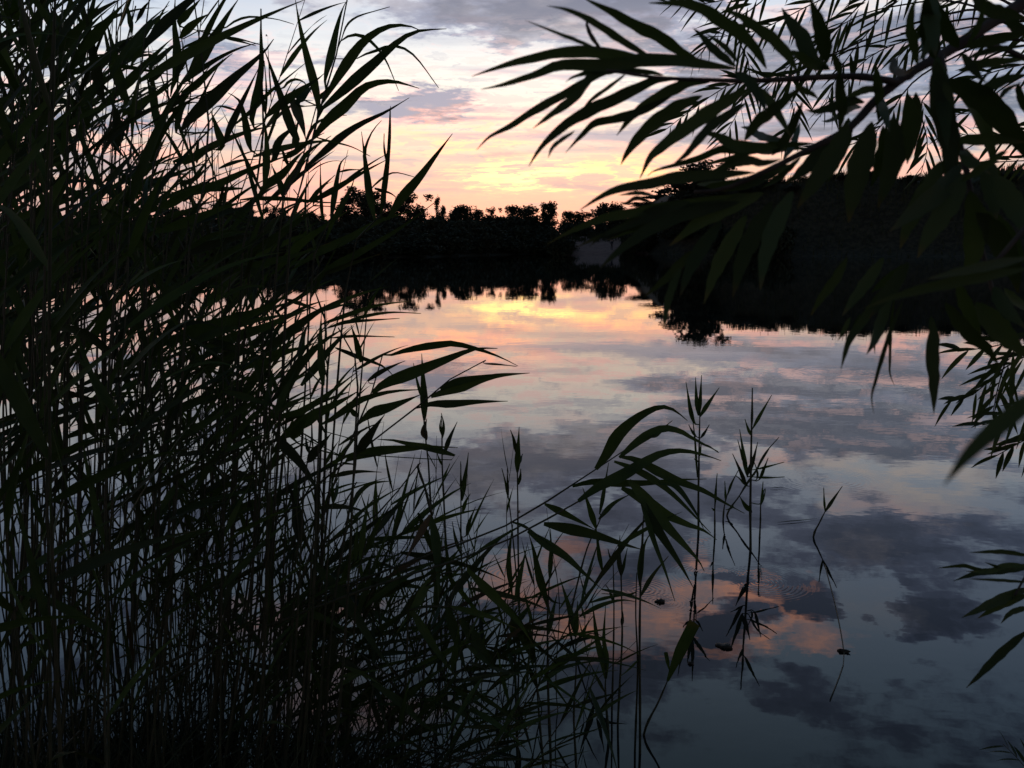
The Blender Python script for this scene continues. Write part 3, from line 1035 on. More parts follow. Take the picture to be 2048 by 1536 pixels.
reed('reed with an upright blade of even width near the top left', 'A1',
     [(1500, 2300), (1640, 1536), (1750, 940), (1700, 500)],
     [([(1745, 945), (1800, 780), (1812, 500), (1785, 250), (1795, -40)], 108), ([(1350, 690), (1450, 500), (1560, 350), (1620, 200), (1735, 10)], 78),
      ([(1520, 700), (1600, 620), (1760, 480), (1860, 420)], 72), ([(1510, 860), (1650, 740), (1770, 630)], 72), ([(1640, 1430), (1600, 1200), (1550, 1000), (1495, 740)], 98),
      ([(1720, 1120), (1850, 1000), (2048, 840)], 76), ([(1240, 1210), (1380, 1100), (1560, 980), (1700, 900), (1850, 760)], 92)], depth=2.3, sr=3.0)
reed('reed with two dark leaves crossing in an X, upper left', 'A1',
     [(900, 2300), (1060, 1700), (1150, 1100), (1280, 500), (1370, 360), (1390, 60)],
     [([(1290, 1090), (1250, 870), (1200, 700), (1160, 500), (1110, 300), (1085, 190)], 112), ([(1060, 1040), (1010, 850), (960, 600), (910, 300), (850, 10)], 128),
      ([(1210, 640), (1400, 500), (1480, 440)], 62), ([(1180, 500), (1280, 430), (1370, 360)], 62), ([(1350, 330), (1320, 150), (1290, -10)], 64),
      ([(1400, 215), (1470, 90), (1540, 0)], 52), ([(1100, 720), (1220, 680), (1400, 700), (1600, 740), (1800, 772)], 52), ([(1160, 1010), (1330, 830), (1500, 650), (1700, 450), (1765, 395)], 112),
      ([(1200, 1130), (1350, 1120), (1550, 1130)], 32)], depth=2.25, sr=3.0)
for k, lv in enumerate([
        [([(800, 560), (950, 400), (1100, 230), (1200, 110), (1300, 10)], 112), ([(740, 760), (900, 690), (1100, 560), (1220, 450), (1350, 370)], 92)],
        [([(600, 800), (800, 600), (870, 430), (1000, 280), (1160, 120)], 102), ([(820, 1080), (900, 950), (1010, 860), (1150, 740)], 104)],
        [([(900, 1210), (1050, 1100), (1200, 1000)], 64), ([(560, 560), (700, 420), (900, 190), (1060, 0)], 120)],
        [([(300, 700), (480, 560), (700, 380), (860, 250)], 130), ([(420, 960), (620, 800), (860, 690), (960, 640)], 110)],
        [([(200, 480), (330, 260), (420, 100), (480, -30)], 130), ([(110, 260), (70, 120), (40, -30)], 90), ([(160, 220), (150, 60), (140, -40)], 100)],
        [([(380, 700), (520, 480), (700, 260), (820, 40)], 130), ([(500, 420), (640, 280), (800, 60)], 100)],
        [([(650, 1536), (690, 1250), (700, 1000), (680, 850)], 100), ([(1000, 1480), (1200, 1320), (1400, 1180), (1560, 1090)], 90)],
        [([(900, 1300), (860, 1180), (760, 1040), (720, 980)], 100), ([(1180, 1536), (1210, 1350), (1180, 1150), (1120, 960)], 130)]]):
    reed(['dark reed whose two leaves sweep up to the right and touch the top edge', 'dark reed behind the X of leaves with two blades rising steeply right', 'dark reed with one short low blade and one long blade reaching the top edge', 'dark reed near the left edge with two broad blades pointing up and right', 'dark reed at the top left corner with three blades spread like a fan', 'dark reed just right of the corner fan with two long parallel blades', 'dark reed with one upright blade and one blade rising right, low in the left sky', 'dark reed with a broad leaf leaning back to the left, low in the left sky'][k], 'A1', None, lv, depth=2.15 + .07 * k, group=G_tall, sr=3.2)
reed('reed leaning right with short leaves just above the tree line left of centre', 'A3',
     [(760, 1500), (900, 1000), (1110, 780), (1200, 700), (1240, 520), (1300, 400)],
     [([(870, 720), (960, 600), (1100, 500), (1250, 330), (1340, 250)], 112), ([(1100, 700), (1150, 580), (1240, 480), (1350, 290), (1600, 110)], 82),
      ([(1110, 740), (1080, 600), (1030, 500), (985, 400)], 80), ([(1340, 800), (1480, 660), (1640, 510)], 56), ([(640, 790), (900, 752), (1200, 760), (1500, 792), (1770, 797)], 54),
      ([(0, 440), (200, 340), (430, 200)], 112), ([(60, 660), (200, 560), (380, 390)], 70), ([(0, 740), (250, 680), (520, 570), (800, 440), (1220, 290)], 96)], depth=2.5, sr=3.0)
reed('reed with three upright curved blades in front of the far tree tops', 'A3',
     [(1400, 1600), (1480, 1200), (1600, 950), (1645, 690), (1690, 450)],
     [([(1600, 960), (1640, 700), (1680, 450), (1710, 370), (1775, 312)], 78), ([(1650, 960), (1720, 820), (1790, 680), (1840, 540)], 58),
      ([(1520, 980), (1495, 700), (1488, 380)], 44), ([(1380, 810), (1600, 680), (1800, 560), (1990, 450), (2200, 340)], 74),
      ([(1680, 480), (1780, 460), (1930, 458)], 18)], depth=2.6, sr=2.6)
reed('reed with the two tallest upright blades left of the setting sun', 'C2',
     [(560, 1700), (690, 1300), (780, 1290), (800, 960), (820, 640)],
     [([(730, 1290), (690, 1100), (665, 870), (652, 770)], 50), ([(725, 1180), (680, 980), (672, 880), (715, 770), (770, 705)], 36),
      ([(765, 1280), (795, 1030), (805, 940), (820, 780), (822, 620)], 40), ([(800, 1295), (880, 1170), (990, 1040), (1080, 920), (1185, 782)], 68),
      ([(700, 1120), (780, 1040), (850, 1010), (960, 1035)], 16), ([(720, 1100), (820, 1130), (870, 1170)], 20), ([(800, 960), (785, 860), (785, 780)], 16)],
     depth=2.7, sr=2.6)
for k, lv in enumerate([   # dark leaves across the foot of the sky and the far shore
        [([(-200, 1100), (200, 960), (480, 850), (760, 770)], 120), ([(-150, 850), (120, 700), (330, 560)], 110)],
        [([(0, 1350), (300, 1250), (620, 1160), (900, 1100)], 110), ([(200, 1500), (500, 1330), (760, 1190), (980, 1090)], 90)],
        [([(700, 1360), (1000, 1180), (1300, 960), (1500, 830)], 110), ([(600, 1500), (900, 1420), (1250, 1330), (1600, 1200)], 90)],
        [([(1000, 1536), (1250, 1250), (1500, 1060), (1800, 860)], 100), ([(1200, 1480), (1500, 1290), (1800, 1150), (2100, 980), (2500, 860)], 100)],
        [([(1300, 1700), (1600, 1460), (1900, 1300), (2300, 1060), (2650, 800)], 90), ([(1500, 1536), (1800, 1420), (2100, 1320)], 60)]]):
    reed(['dark reed with two leaves pointing right just above the left tree line', 'dark reed with two flat leaves streaming right across the left tree line', 'dark reed with two leaves rising right in front of the left far trees', 'dark reed with long leaves crossing the far shore left of the tallest tree', 'dark reed with two leaves reaching right in front of the tallest far tree'][k], 'A3', None, lv, depth=2.4 + .1 * k, group=G_tall, sr=3.0, lean=.22)

# --- reeds in front of the bright water, left of centre
reed('thin upright reed whose leaves all turn right over the pink water', 'D2',
     [(560, 2000), (640, 1480), (705, 1100), (722, 930), (737, 640), (765, 300), (795, -60)],
     [([(725, 880), (780, 800), (850, 700), (920, 610)], 86), ([(630, 940), (700, 900), (850, 860), (1000, 845), (1120, 838), (1220, 830), (1420, 836)], 82),
      ([(745, 670), (830, 600), (950, 560), (1080, 510), (1165, 475)], 88), ([(740, 625), (700, 590), (655, 520)], 46),
      ([(1410, 920), (1290, 855), (1190, 830), (1080, 810), (970, 785), (870, 780)], 60), ([(690, 1260), (740, 1150), (820, 1085), (900, 1070), (970, 1066)], 40)], depth=2.65, sr=2.9)
reed('reed with one broad leaf over the pink reflection and a drooping tip', 'D2',
     [(300, 1900), (430, 1536), (610, 970), (720, 720), (830, 460), (905, 205)],
     [([(835, 465), (920, 400), (1050, 350), (1180, 300), (1330, 240), (1530, 165), (1690, 160)], 98), ([(915, 225), (1000, 190), (1140, 155), (1270, 135), (1390, 125), (1560, 165), (1700, 215), (1830, 280)], 62),
      ([(800, 390), (880, 330), (1000, 270), (1060, 245)], 42), ([(470, 705), (580, 630), (720, 530), (850, 480), (1000, 450), (1200, 440)], 56),
      ([(600, 160), (700, 205), (830, 250), (920, 290), (990, 360)], 38), ([(165, 660), (330, 600), (480, 510), (600, 420), (740, 315)], 58),
      ([(280, 780), (400, 640), (520, 570), (640, 510), (738, 452)], 98)], depth=2.55, sr=2.9)
reed('slanting reed with three level leaves pointing right over the water', 'D2',
     [(150, 1360), (300, 1230), (440, 1110), (620, 960), (830, 800), (1000, 665), (1165, 540), (1235, 488), (1400, 345), (1610, 240)],
     [([(1235, 490), (1340, 452), (1460, 420), (1560, 380), (1700, 345), (1910, 328)], 78), ([(1300, 440), (1400, 392), (1600, 352), (1750, 330)], 60),
      ([(1140, 570), (1240, 540), (1370, 540), (1550, 525), (1760, 520)], 66), ([(1595, 262), (1700, 270), (1820, 283)], 15),
      ([(540, 1040), (640, 1015), (760, 1000), (900, 1005)], 40)], depth=2.75, sr=2.6, lean=.35)
reed('young reed with a brown curled sheath below its narrow upright blade', 'D2',
     [(1310, 2220), (1260, 1600), (1235, 1250), (1215, 900), (1195, 760), (1188, 640), (1178, 400)],
     [([(1190, 650), (1185, 450), (1178, 320), (1172, 195)], 64), ([(1195, 540), (1150, 420), (1115, 260)], 28), ([(1204, 775), (1188, 720), (1208, 638)], 58, M_dry), ([(1190, 530), (1206, 420)], 26)], sr=2.4)
reed('tiny-leaved upright reed just right of the one with the brown sheath', 'D2',
     [(1345, 1700), (1322, 1170), (1312, 960), (1310, 700), (1305, 620)],
     [([(1325, 880), (1360, 780), (1415, 660)], 40), ([(1315, 770), (1322, 680), (1305, 600)], 24), ([(1308, 750), (1297, 690), (1304, 640)], 20),
      ([(1312, 960), (1290, 910), (1275, 870)], 16), ([(1318, 1050), (1345, 990), (1365, 945)], 18)], sr=2.2)
reed('small reed with two narrow blades, right of the tiny-leaved one', 'D2', [(1455, 1900), (1440, 1500), (1440, 1250), (1440, 950)],
     [([(1445, 1200), (1460, 1080), (1480, 960), (1491, 870)], 44), ([(1440, 1160), (1438, 930)], 16), ([(1450, 1280), (1470, 1210), (1505, 1150)], 32),
      ([(1475, 1440), (1500, 1340), (1540, 1240)], 36), ([(1435, 1560), (1400, 1450), (1380, 1340)], 30)], sr=2.0)
reed('upright young reed alone on the open water above the fallen stems', 'D2', [(1840, 2060), (1830, 1500), (1828, 1200), (1825, 1000), (1832, 800)],
     [([(1825, 1005), (1826, 900), (1837, 695)], 50), ([(1820, 880), (1800, 780), (1777, 715)], 32), ([(1830, 960), (1845, 920), (1862, 878)], 32),
      ([(1832, 1090), (1846, 1030), (1848, 980)], 26), ([(1832, 1280), (1842, 1265)], 26)], sr=2.2)
reed('wispy reed leaning on the left of the upright young one', 'D2', [(1840, 2000), (1790, 1400), (1765, 1190), (1755, 1080)],
     [([(1765, 1190), (1745, 1080), (1718, 975)], 22), ([(1765, 1160), (1758, 1060), (1757, 970)], 18)], sr=1.7)
bent = reed('dead reed stem snapped into a sharp bend with its end hanging down', 'D2',
     [(400, 1600), (590, 1480), (840, 1310), (940, 1230), (1060, 1060), (1142, 962)], [([(1142, 962), (1168, 940)], 14, M_dry)], depth=2.75, sr=2.6, lean=.5)
_hp = [P(*q, 2.76) for q in full('D2', [(1142, 962), (1172, 1050), (1200, 1130), (1238, 1290)])]
put_stem(bent, _hp, [.0036, .0034, .003], M_stem, n=8)
for pts, w, mm in (([(1040, 100), (1062, 230), (1076, 400), (1080, 590)], 62, M_reed), ([(1034, 85), (975, 190), (925, 280), (880, 365)], 46, M_dry)):
    put_leaf(bent, [P(*q, 2.76 - .03 * i) for i, q in enumerate(full('D3', pts))], w / 2.866 * 2.76 / F, mm, roll=.2, seed=int(w))

# --- the two long fallen stems in the middle
reed('upper of two long fallen reeds, its leaf tips arching over the water', 'F',
     [(520, 1240), (640, 1190), (760, 1145), (950, 1077), (1010, 1052), (1090, 1005), (1145, 970), (1192, 938), (1250, 900)], [], depth=2.7, sr=3.2, drop=[(60, 1500), (260, 1370), (400, 1292)], dd=.25)
FA = [o for o in COL.objects if o.get('label', '').startswith('upper of two')][0]
reed('lower of two long fallen reeds, with dark leaves hanging to the right', 'F',
     [(560, 1242), (760, 1168), (950, 1108), (1050, 1062), (1100, 1035), (1160, 1002), (1260, 940)], [], depth=2.62, sr=3.2, drop=[(100, 1520), (300, 1385), (430, 1300)], dd=.22)
FB = [o for o in COL.objects if o.get('label', '').startswith('lower of two')][0]
for root, lst in ((FA, [([(825, 642), (900, 540), (970, 420), (1060, 330), (1160, 260), (1270, 218), (1360, 240), (1450, 312)], 98),
                        ([(985, 565), (1080, 480), (1180, 410), (1290, 365), (1400, 385), (1480, 430), (1660, 522)], 72), ([(1180, 425), (1240, 410), (1300, 350), (1348, 310)], 28),
                        ([(1000, 560), (1100, 580), (1250, 660), (1400, 730), (1560, 790), (1700, 870), (1840, 945)], 74), ([(950, 590), (1060, 630), (1180, 690), (1300, 770), (1430, 890), (1610, 1080)], 56),
                        ([(665, 760), (800, 728), (1000, 738), (1200, 735), (1400, 715), (1580, 710)], 64), ([(1000, 770), (1150, 850), (1300, 950), (1450, 1020), (1560, 1060), (1650, 1125)], 92),
                        ([(240, 1000), (330, 1030), (420, 1090), (540, 1180)], 24)]),
                  (FB, [([(705, 862), (850, 760), (1000, 690), (1150, 600), (1280, 535), (1420, 518), (1560, 545), (1680, 585)], 94),
                        ([(1050, 720), (1150, 830), (1280, 1000), (1400, 1130), (1520, 1260), (1565, 1340)], 104), ([(1130, 830), (1200, 980), (1290, 1120), (1400, 1290), (1492, 1455)], 78),
                        ([(1130, 850), (1180, 1000), (1240, 1180), (1300, 1340), (1365, 1545)], 46), ([(475, 880), (560, 920), (680, 980), (825, 1058)], 58),
                        ([(470, 1015), (600, 1040), (800, 1085), (1000, 1150), (1160, 1198)], 90), ([(360, 1065), (480, 1150), (620, 1240), (740, 1350), (862, 1458)], 74),
                        ([(1250, 740), (1370, 760), (1500, 930), (1560, 1050)], 46)])):
    dk = 2.86 if root is FA else 2.78
    for j, (pts, w) in enumerate(lst):
        fp = full('D4', pts)
        s_ = random.uniform(-.14, .14)
        L = [P(x, y, dk + s_ * (i / (len(fp) - 1))) for i, (x, y) in enumerate(fp)]
        put_leaf(root, L, w / 3.413 * dk / F * .92, M_reed, minw=1.9 * dk / F, n=14, roll=random.uniform(-.25, .25), seed=j)

# --- young reeds out in the water, right of centre
reed('young reed with a splayed tuft of blades, left of two tufts on open water', 'D4', [(1525, 1085), (1525, 800), (1530, 500), (1535, 250)],
     [([(1525, 275), (1512, 150), (1505, 15)], 36), ([(1530, 275), (1540, 110), (1546, 0)], 32), ([(1535, 285), (1590, 200), (1668, 85)], 38), ([(1500, 330), (1475, 250), (1440, 45)], 38),
      ([(1540, 430), (1570, 390), (1600, 338)], 24), ([(1510, 420), (1480, 380), (1458, 338)], 24), ([(1540, 470), (1600, 490), (1665, 532)], 15), ([(1520, 590), (1495, 570)], 16),
      ([(1530, 560), (1540, 500), (1545, 455)], 20), ([(1518, 700), (1500, 420), (1470, 200)], 12)], sr=2.6)
reed('young reed with many thin side blades, right of two tufts on open water', 'D6', [(772, 1530), (770, 1250), (775, 900), (780, 600), (786, 290)],
     [([(780, 610), (785, 450), (788, 300)], 24), ([(785, 610), (840, 510), (935, 345)], 32), ([(775, 655), (750, 600), (728, 528)], 28), ([(745, 965), (715, 780), (688, 608)], 42),
      ([(740, 900), (705, 800), (673, 688)], 28), ([(745, 965), (790, 850), (828, 705)], 42), ([(740, 1035), (690, 920), (633, 795)], 36), ([(735, 1040), (700, 1000), (655, 960)], 12),
      ([(835, 1000), (880, 900), (908, 828)], 30), ([(800, 960), (880, 800), (992, 668)], 20), ([(820, 915), (940, 885), (1032, 860)], 22), ([(800, 975), (920, 980), (1035, 974)], 14),
      ([(780, 1245), (730, 1190), (688, 1122)], 46), ([(850, 1180), (870, 1090), (886, 1062)], 14), ([(815, 1000), (825, 940), (800, 860)], 20)], sr=2.8)
reed('short blade of reed standing between the two tufts', 'D6', [(497, 1440), (498, 1200), (508, 1100)], [([(500, 1190), (505, 1080), (516, 945)], 24), ([(497, 1235), (485, 1222), (472, 1212)], 14)], sr=2.2)
reed('wispy reed just left of the right tuft', 'D6', [(562, 1292), (575, 1180), (600, 1090)], [([(595, 1115), (630, 1020), (682, 918)], 24), ([(580, 1160), (578, 1080), (574, 1005)], 12)], sr=2.0)
reed('bent reed blade with a kink leaning toward the right tuft', 'D6', [(590, 1272), (680, 1130), (742, 1035)], [([(680, 1130), (735, 1040), (830, 900), (915, 760)], 12), ([(640, 1200), (600, 1225), (580, 1226)], 12)], sr=2.2)
reed('thin stem rising close to the right tuft with a forked tip', 'D6', [(842, 1440), (848, 1310), (850, 1180), (862, 1060)], [([(850, 1190), (862, 1100), (868, 1010)], 16), ([(852, 1190), (880, 1110), (886, 1065)], 14)], sr=2.0)
reed('lone slanting reed shoot on the open water at the right', 'D6', [(1255, 1435), (1300, 1330), (1345, 1240)], [([(1345, 1242), (1400, 1160), (1478, 1045)], 32), ([(1345, 1240), (1338, 1150), (1334, 1055)], 13)], sr=2.4)
reed('reed shoot with an open fork of blades under the fallen stems', 'D4', [(640, 1700), (750, 1230), (830, 1040), (880, 930)],
     [([(825, 1045), (790, 930), (735, 768)], 50), ([(850, 955), (870, 850), (912, 598)], 34), ([(845, 985), (940, 880), (1062, 812)], 42)], sr=2.2)

# --- bottom middle
reed('reed with a V of two long blades at the bottom centre', 'A7', [(600, 1700), (590, 1536), (567, 1200), (570, 1050)],
     [([(570, 1062), (540, 880), (480, 650), (433, 275)], 84), ([(576, 1062), (582, 850), (552, 650), (570, 305)], 62), ([(557, 1195), (480, 1050), (408, 905)], 40)], sr=3.4)
cut = reed('broad reed leaf with a squared torn end at the bottom centre', 'A7', [(960, 1640), (1110, 1300), (1205, 1080)], [], sr=3.0)
for pts, w in (([(1205, 1085), (1290, 880), (1400, 650), (1485, 485)], 118), ([(1222, 975), (1205, 890), (1185, 788)], 40)):
    d_ = (on_level(*full('A7', [(960, 1640)])[0]) - EYE).dot(FWD)
    put_leaf(cut, [P(*q, d_ - .02 * i) for i, q in enumerate(full('A7', pts))], w / 5.12 * d_ / F, M_reed, n=10, profile=blunt_profile, roll=.15, seed=3)
reed('tall thin reed stem at the bottom centre with a forked leaf at mid height', 'D5', [(882, 1440), (882, 1150), (880, 700), (885, 400), (895, 100), (905, -60)],
     [([(880, 385), (892, 230), (915, 110), (965, 30)], 38), ([(885, 450), (960, 320), (1062, 195)], 34), ([(880, 360), (890, 200), (906, 40)], 46), ([(872, 850), (800, 920), (755, 955)], 18)], sr=3.0)
reed('companion thin stem touching the forked reed on its left', 'D5', [(850, 1430), (862, 1100), (868, 850), (855, 560), (862, 300)], [([(862, 420), (800, 440), (640, 432)], 12)], sr=2.4)
reed('slim reed with paired blades left of the forked reed', 'D5', [(742, 1260), (755, 1000), (770, 700), (765, 400), (758, 150)],
     [([(765, 325), (750, 200), (756, 65)], 38), ([(770, 310), (785, 230), (803, 145)], 24), ([(768, 640), (772, 560), (765, 520)], 26)], sr=2.4)
reed('bare thin stem beside the slim paired reed', 'D5', [(705, 1180), (715, 800), (718, 480), (712, 200)], [([(717, 490), (692, 420), (665, 375)], 22), ([(712, 250), (690, 190), (680, 150)], 16)], sr=2.2)
reed('reed with one tall blade and a lower fork, lower centre', 'D5', [(320, 1500), (305, 1100), (300, 800), (300, 560), (312, 330)],
     [([(295, 480), (250, 330), (215, 170), (183, 60)], 62), ([(313, 340), (322, 180), (318, 25)], 38), ([(305, 690), (330, 560), (362, 428)], 38), ([(300, 440), (330, 480), (400, 500)], 20)], sr=3.0)
reed('reed with a pair of narrow blades, lower centre right', 'D5', [(480, 1540), (465, 1200), (480, 900), (474, 690)],
     [([(475, 700), (440, 540), (378, 335)], 48), ([(476, 705), (482, 600), (490, 478)], 42), ([(478, 760), (540, 640), (590, 570)], 24)], sr=2.6)
reed('small leaning reed at the left of the lower centre', 'D5', [(275, 1560), (250, 1250), (222, 870)], [([(218, 870), (190, 680), (188, 540)], 44), ([(222, 860), (150, 690), (70, 550), (-60, 400)], 84)], sr=2.8)
reed('dark upright reed blade under the left end of the fallen stems', 'D5', [(110, 1500), (95, 900), (80, 460)],
     [([(72, 410), (55, 220), (82, -10)], 42), ([(95, 480), (130, 310), (172, 125)], 42), ([(100, 620), (150, 560), (205, 480)], 44), ([(90, 720), (80, 600), (110, 500)], 50)], sr=2.8)
for k, lv in enumerate([
        [([(360, 350), (480, 500), (590, 640), (700, 820), (840, 1010)], 84), ([(250, 0), (290, 150), (352, 330)], 50)],
        [([(680, 450), (850, 480), (1000, 510), (1065, 540)], 48), ([(160, 690), (320, 655), (450, 690), (600, 780)], 64)],
        [([(180, 690), (280, 850), (400, 1040)], 64), ([(160, 830), (270, 1000), (360, 1180)], 44)],
        [([(1130, 600), (1200, 850), (1245, 1010)], 70), ([(1200, 680), (1330, 860), (1440, 1010)], 84)],
        [([(920, 620), (1030, 800), (1140, 960), (1205, 1025)], 60), ([(1150, 610), (1350, 660), (1525, 735)], 44)],
        [([(1240, 390), (1380, 530), (1540, 700), (1625, 835)], 68), ([(1030, 450), (950, 600), (840, 760)], 62)],
        [([(480, 760), (465, 900), (420, 1100), (345, 1360)], 84), ([(820, 1040), (980, 950), (1115, 898)], 34)],
        [([(1240, 830), (1350, 920), (1455, 1015)], 44), ([(560, 1020), (560, 1180), (620, 1330)], 60)],
        [([(700, 1050), (850, 1150), (1000, 1290), (1140, 1370)], 54), ([(500, 900), (620, 980), (760, 1050)], 50)]]):
    reed(['reed with one very long leaf slanting down right across the lower stems', 'reed with two dark leaves lying nearly level over the fallen stems', 'reed with two leaves slanting down right at the foot of the stand', 'reed with two broad leaves hanging down right, bottom centre', 'reed with one steep leaf and one level leaf crossing, bottom centre', 'reed with a thick leaf slanting down right and a short one crossing it', 'reed with a dark leaf hanging straight down near the pink patches, bottom', 'reed with a short slanting leaf and a hanging one low at the bottom', 'reed with two leaves slanting right just above the bottom edge'][k], 'D3', None, lv, depth=2.72 + .04 * (k % 4), group='drooping reeds at the bottom of the stand', sr=3.0, lean=.1)

# --- long leaves of the left stand against the water
for k, lv in enumerate([
        [([(1520, 1390), (1500, 1150), (1490, 900), (1500, 640)], 96), ([(1290, 1390), (1400, 1250), (1600, 1000), (1830, 780)], 100)],
        [([(1905, 1150), (1860, 950), (1800, 760)], 78), ([(1640, 1000), (1850, 1080), (2048, 1150)], 50)],
        [([(1290, 1090), (1310, 900), (1370, 730)], 70), ([(1000, 1536), (1150, 1330), (1320, 1130), (1500, 950), (1750, 790)], 120)],
        [([(-100, 960), (200, 830), (550, 720), (900, 600), (1250, 400)], 170), ([(0, 1340), (200, 1170), (420, 1020), (560, 1000)], 90)],
        [([(300, 1000), (600, 900), (900, 800), (1150, 690), (1450, 570)], 130), ([(900, 1050), (1200, 820), (1450, 640), (1740, 480)], 120)],
        [([(460, 1430), (500, 1200), (600, 1040), (700, 800)], 110), ([(640, 1536), (900, 1200), (1100, 1000), (1300, 860)], 110)],
        [([(1560, 800), (1750, 740), (2000, 720), (2300, 700)], 50), ([(1500, 760), (1800, 650), (2100, 560), (2450, 520)], 60)],
        [([(1700, 760), (1900, 690), (2200, 640), (2520, 650)], 44), ([(1600, 900), (1850, 880), (2250, 890)], 36)]]):
    reed(['dark reed with one hanging blade and one slanting blade over the pink water', 'dark reed with a short drooping blade beside a thin blade slanting down right', 'dark reed with a small hanging blade and a long one rising right, mid stand', 'dark reed with a very broad long leaf lying across the far shore reflection', 'dark reed with two long leaves rising right under the far shore reflection', 'dark reed with a fat hanging leaf and a rising one, left of the pink water', 'dark reed with two thin leaves level over the brightest reflection', 'dark reed with two straight narrow leaves pointing right over the pink reflection'][k], 'A4', None, lv, depth=2.3 + .06 * k, group='reeds along the right edge of the stand', sr=3.2, lean=.12)
for k, lv in enumerate([
        [([(920, 330), (960, 180), (1000, -60)], 76), ([(1030, 440), (1090, 250), (1180, 60), (1260, -100)], 84)],
        [([(1360, 900), (1420, 800), (1520, 690), (1605, 592)], 110), ([(1375, 800), (1350, 720), (1335, 600)], 44)],
        [([(1000, 560), (1120, 720), (1280, 900), (1400, 1080), (1500, 1260)], 120, M_reed_dark), ([(1200, 650), (1290, 520), (1360, 400)], 120)],
        [([(890, 1110), (900, 950), (950, 780)], 84), ([(1060, 1350), (1070, 1200), (1085, 1020)], 70)],
        [([(560, 980), (700, 1040), (850, 1120), (970, 1190)], 96), ([(0, 835), (200, 800), (450, 795), (700, 820)], 66)],
        [([(40, 650), (250, 520), (480, 400), (650, 300)], 90), ([(0, 330), (300, 230), (520, 180)], 70)],
        [([(1620, 1330), (1610, 1150), (1605, 1000)], 44), ([(1630, 1300), (1660, 1180), (1680, 1060)], 40)],
        [([(1460, 1360), (1650, 1345), (1850, 1370), (2010, 1430)], 66, M_reed_dark), ([(1830, 1300), (1900, 1180), (2048, 1110)], 36)],
        [([(1240, 1320), (1235, 1120), (1240, 940)], 56), ([(1270, 1700), (1250, 1450), (1220, 1250), (1130, 1110)], 150)],
        [([(1900, 1900), (1930, 1600), (1960, 1400), (1990, 1220)], 80), ([(1940, 1850), (2040, 1600), (2180, 1320)], 70), ([(1850, 1900), (1860, 1650), (1870, 1480)], 60)]]):
    reed(['reed with two blades hanging with their broad ends down over orange water', 'reed with one grey spear-shaped leaf upright over pale water, left of centre', 'reed with a long grey leaf slanting down to the right over the stems', 'reed with two upright narrow blades low in the middle of the stand', 'reed with a heavy folded leaf pointing down right beside a level pale leaf', 'reed with two leaves rising right over the orange patch at the left', 'small reed with a V of two thin blades over pale grey water', 'reed with a pale flat leaf arching right just above the young shoots', 'reed with a thick leaf crossing the stems steeply, lower left of centre', 'reed with three upright blades together, left of the snapped stem'][k], 'A5', None, lv, depth=2.4 + .07 * (k % 5), group='low reeds along the right edge of the stand', sr=2.8, lean=.14)


# ------------------------------------------------------------------ reeds of the stand: prototypes, then copies of thing and parts
def local_face(az_):
    v = Vector((math.sin(az_) * .4, -1, .35)).normalized()
    return lambda p: v


def make_reed(seed, H, label, group, nl, leaf_len, leaf_w, rad, young=False):
    r = random.Random(seed)
    root = empty('reed', (0, 0, 0), label, 'reed', group)
    lx = H * r.uniform(.03, .16) if not young else H * r.uniform(-.08, .10)
    ly = H * r.uniform(-.05, .05)

    def at(u):
        return Vector((lx * u ** 1.7 + .012 * math.sin(u * 9 + seed), ly * u ** 1.5, H * u - .18 * (1 - u)))
    put_stem(root, [at(i / 8) for i in range(9)], [rad, rad * .9, rad * .7, rad * .3], M_stem, n=16, sides=5)
    for i in range(nl):
        u = (.40 if not young else .35) + (.58 if not young else .62) * (i + r.uniform(-.2, .2)) / nl
        b = at(min(.99, u))
        side = 1 if (i % 2 == 0) else -1
        if young:
            heading = r.uniform(-.5, .5) + (0 if side > 0 else math.pi)
            up_ = math.radians(r.uniform(58, 80))
            droop = r.uniform(.0, .25)
        else:
            # wind-flagged: most blades stream to the right, some stand up or lean back, some hang
            q_ = r.random()
            if q_ < .58:
                heading, up_, droop = r.gauss(0, .6), math.radians(r.uniform(20, 68)), r.uniform(.05, .7)
            elif q_ < .80:
                heading, up_, droop = r.gauss(math.pi, .7), math.radians(r.uniform(58, 84)), r.uniform(.0, .35)
            elif q_ < .92:
                heading, up_, droop = r.uniform(-3.1, 3.1), math.radians(r.uniform(25, 60)), r.uniform(.9, 1.7)
            else:
                heading, up_, droop = r.uniform(-3.1, 3.1), math.radians(r.uniform(-70, -10)), r.uniform(0, .5)
        L = leaf_len * r.uniform(.5, 1.15) * (1 - .25 * max(0, u - .7))
        dirv = Vector((math.cos(heading) * math.cos(up_), math.sin(heading) * math.cos(up_), math.sin(up_)))
        pts = [b]
        p = b.copy()
        dv = dirv.copy()
        for k in range(6):
            p = p + dv * (L / 6)
            dv = (dv + Vector((.02, 0, -droop * .13 * (k + 1) / 3))).normalized()
            pts.append(p.copy())
        mat = M_reed if r.random() < .70 else (M_reed_dark if r.random() < .95 else M_dry)
        base = b.copy()
        v, f, uv = blade(pts, leaf_w * r.uniform(.45, 1.15), n=9, face=local_face(r.uniform(-1, 1)), roll=r.uniform(-.9, .9), seed=r.randint(0, 9999))
        o = link('leaf', mesh('leaf', [q - base for q in v], f, mat, uv, smooth=True), None, root)
        o.location = base
    return root


def copy_thing(src, loc, rz, sc, label=None, group=None):
    c = src.copy()
    COL.objects.link(c)
    c.location = loc
    c.rotation_euler = (random.gauss(0, .05), random.gauss(0, .05), rz)
    c.scale = (sc, sc, sc * random.uniform(.94, 1.06))
    if label: c['label'] = label
    if group: c['group'] = group
    for ch in src.children:
        k = ch.copy()
        COL.objects.link(k)
        k.parent = c
        k.matrix_parent_inverse = ch.matrix_parent_inverse
    return c


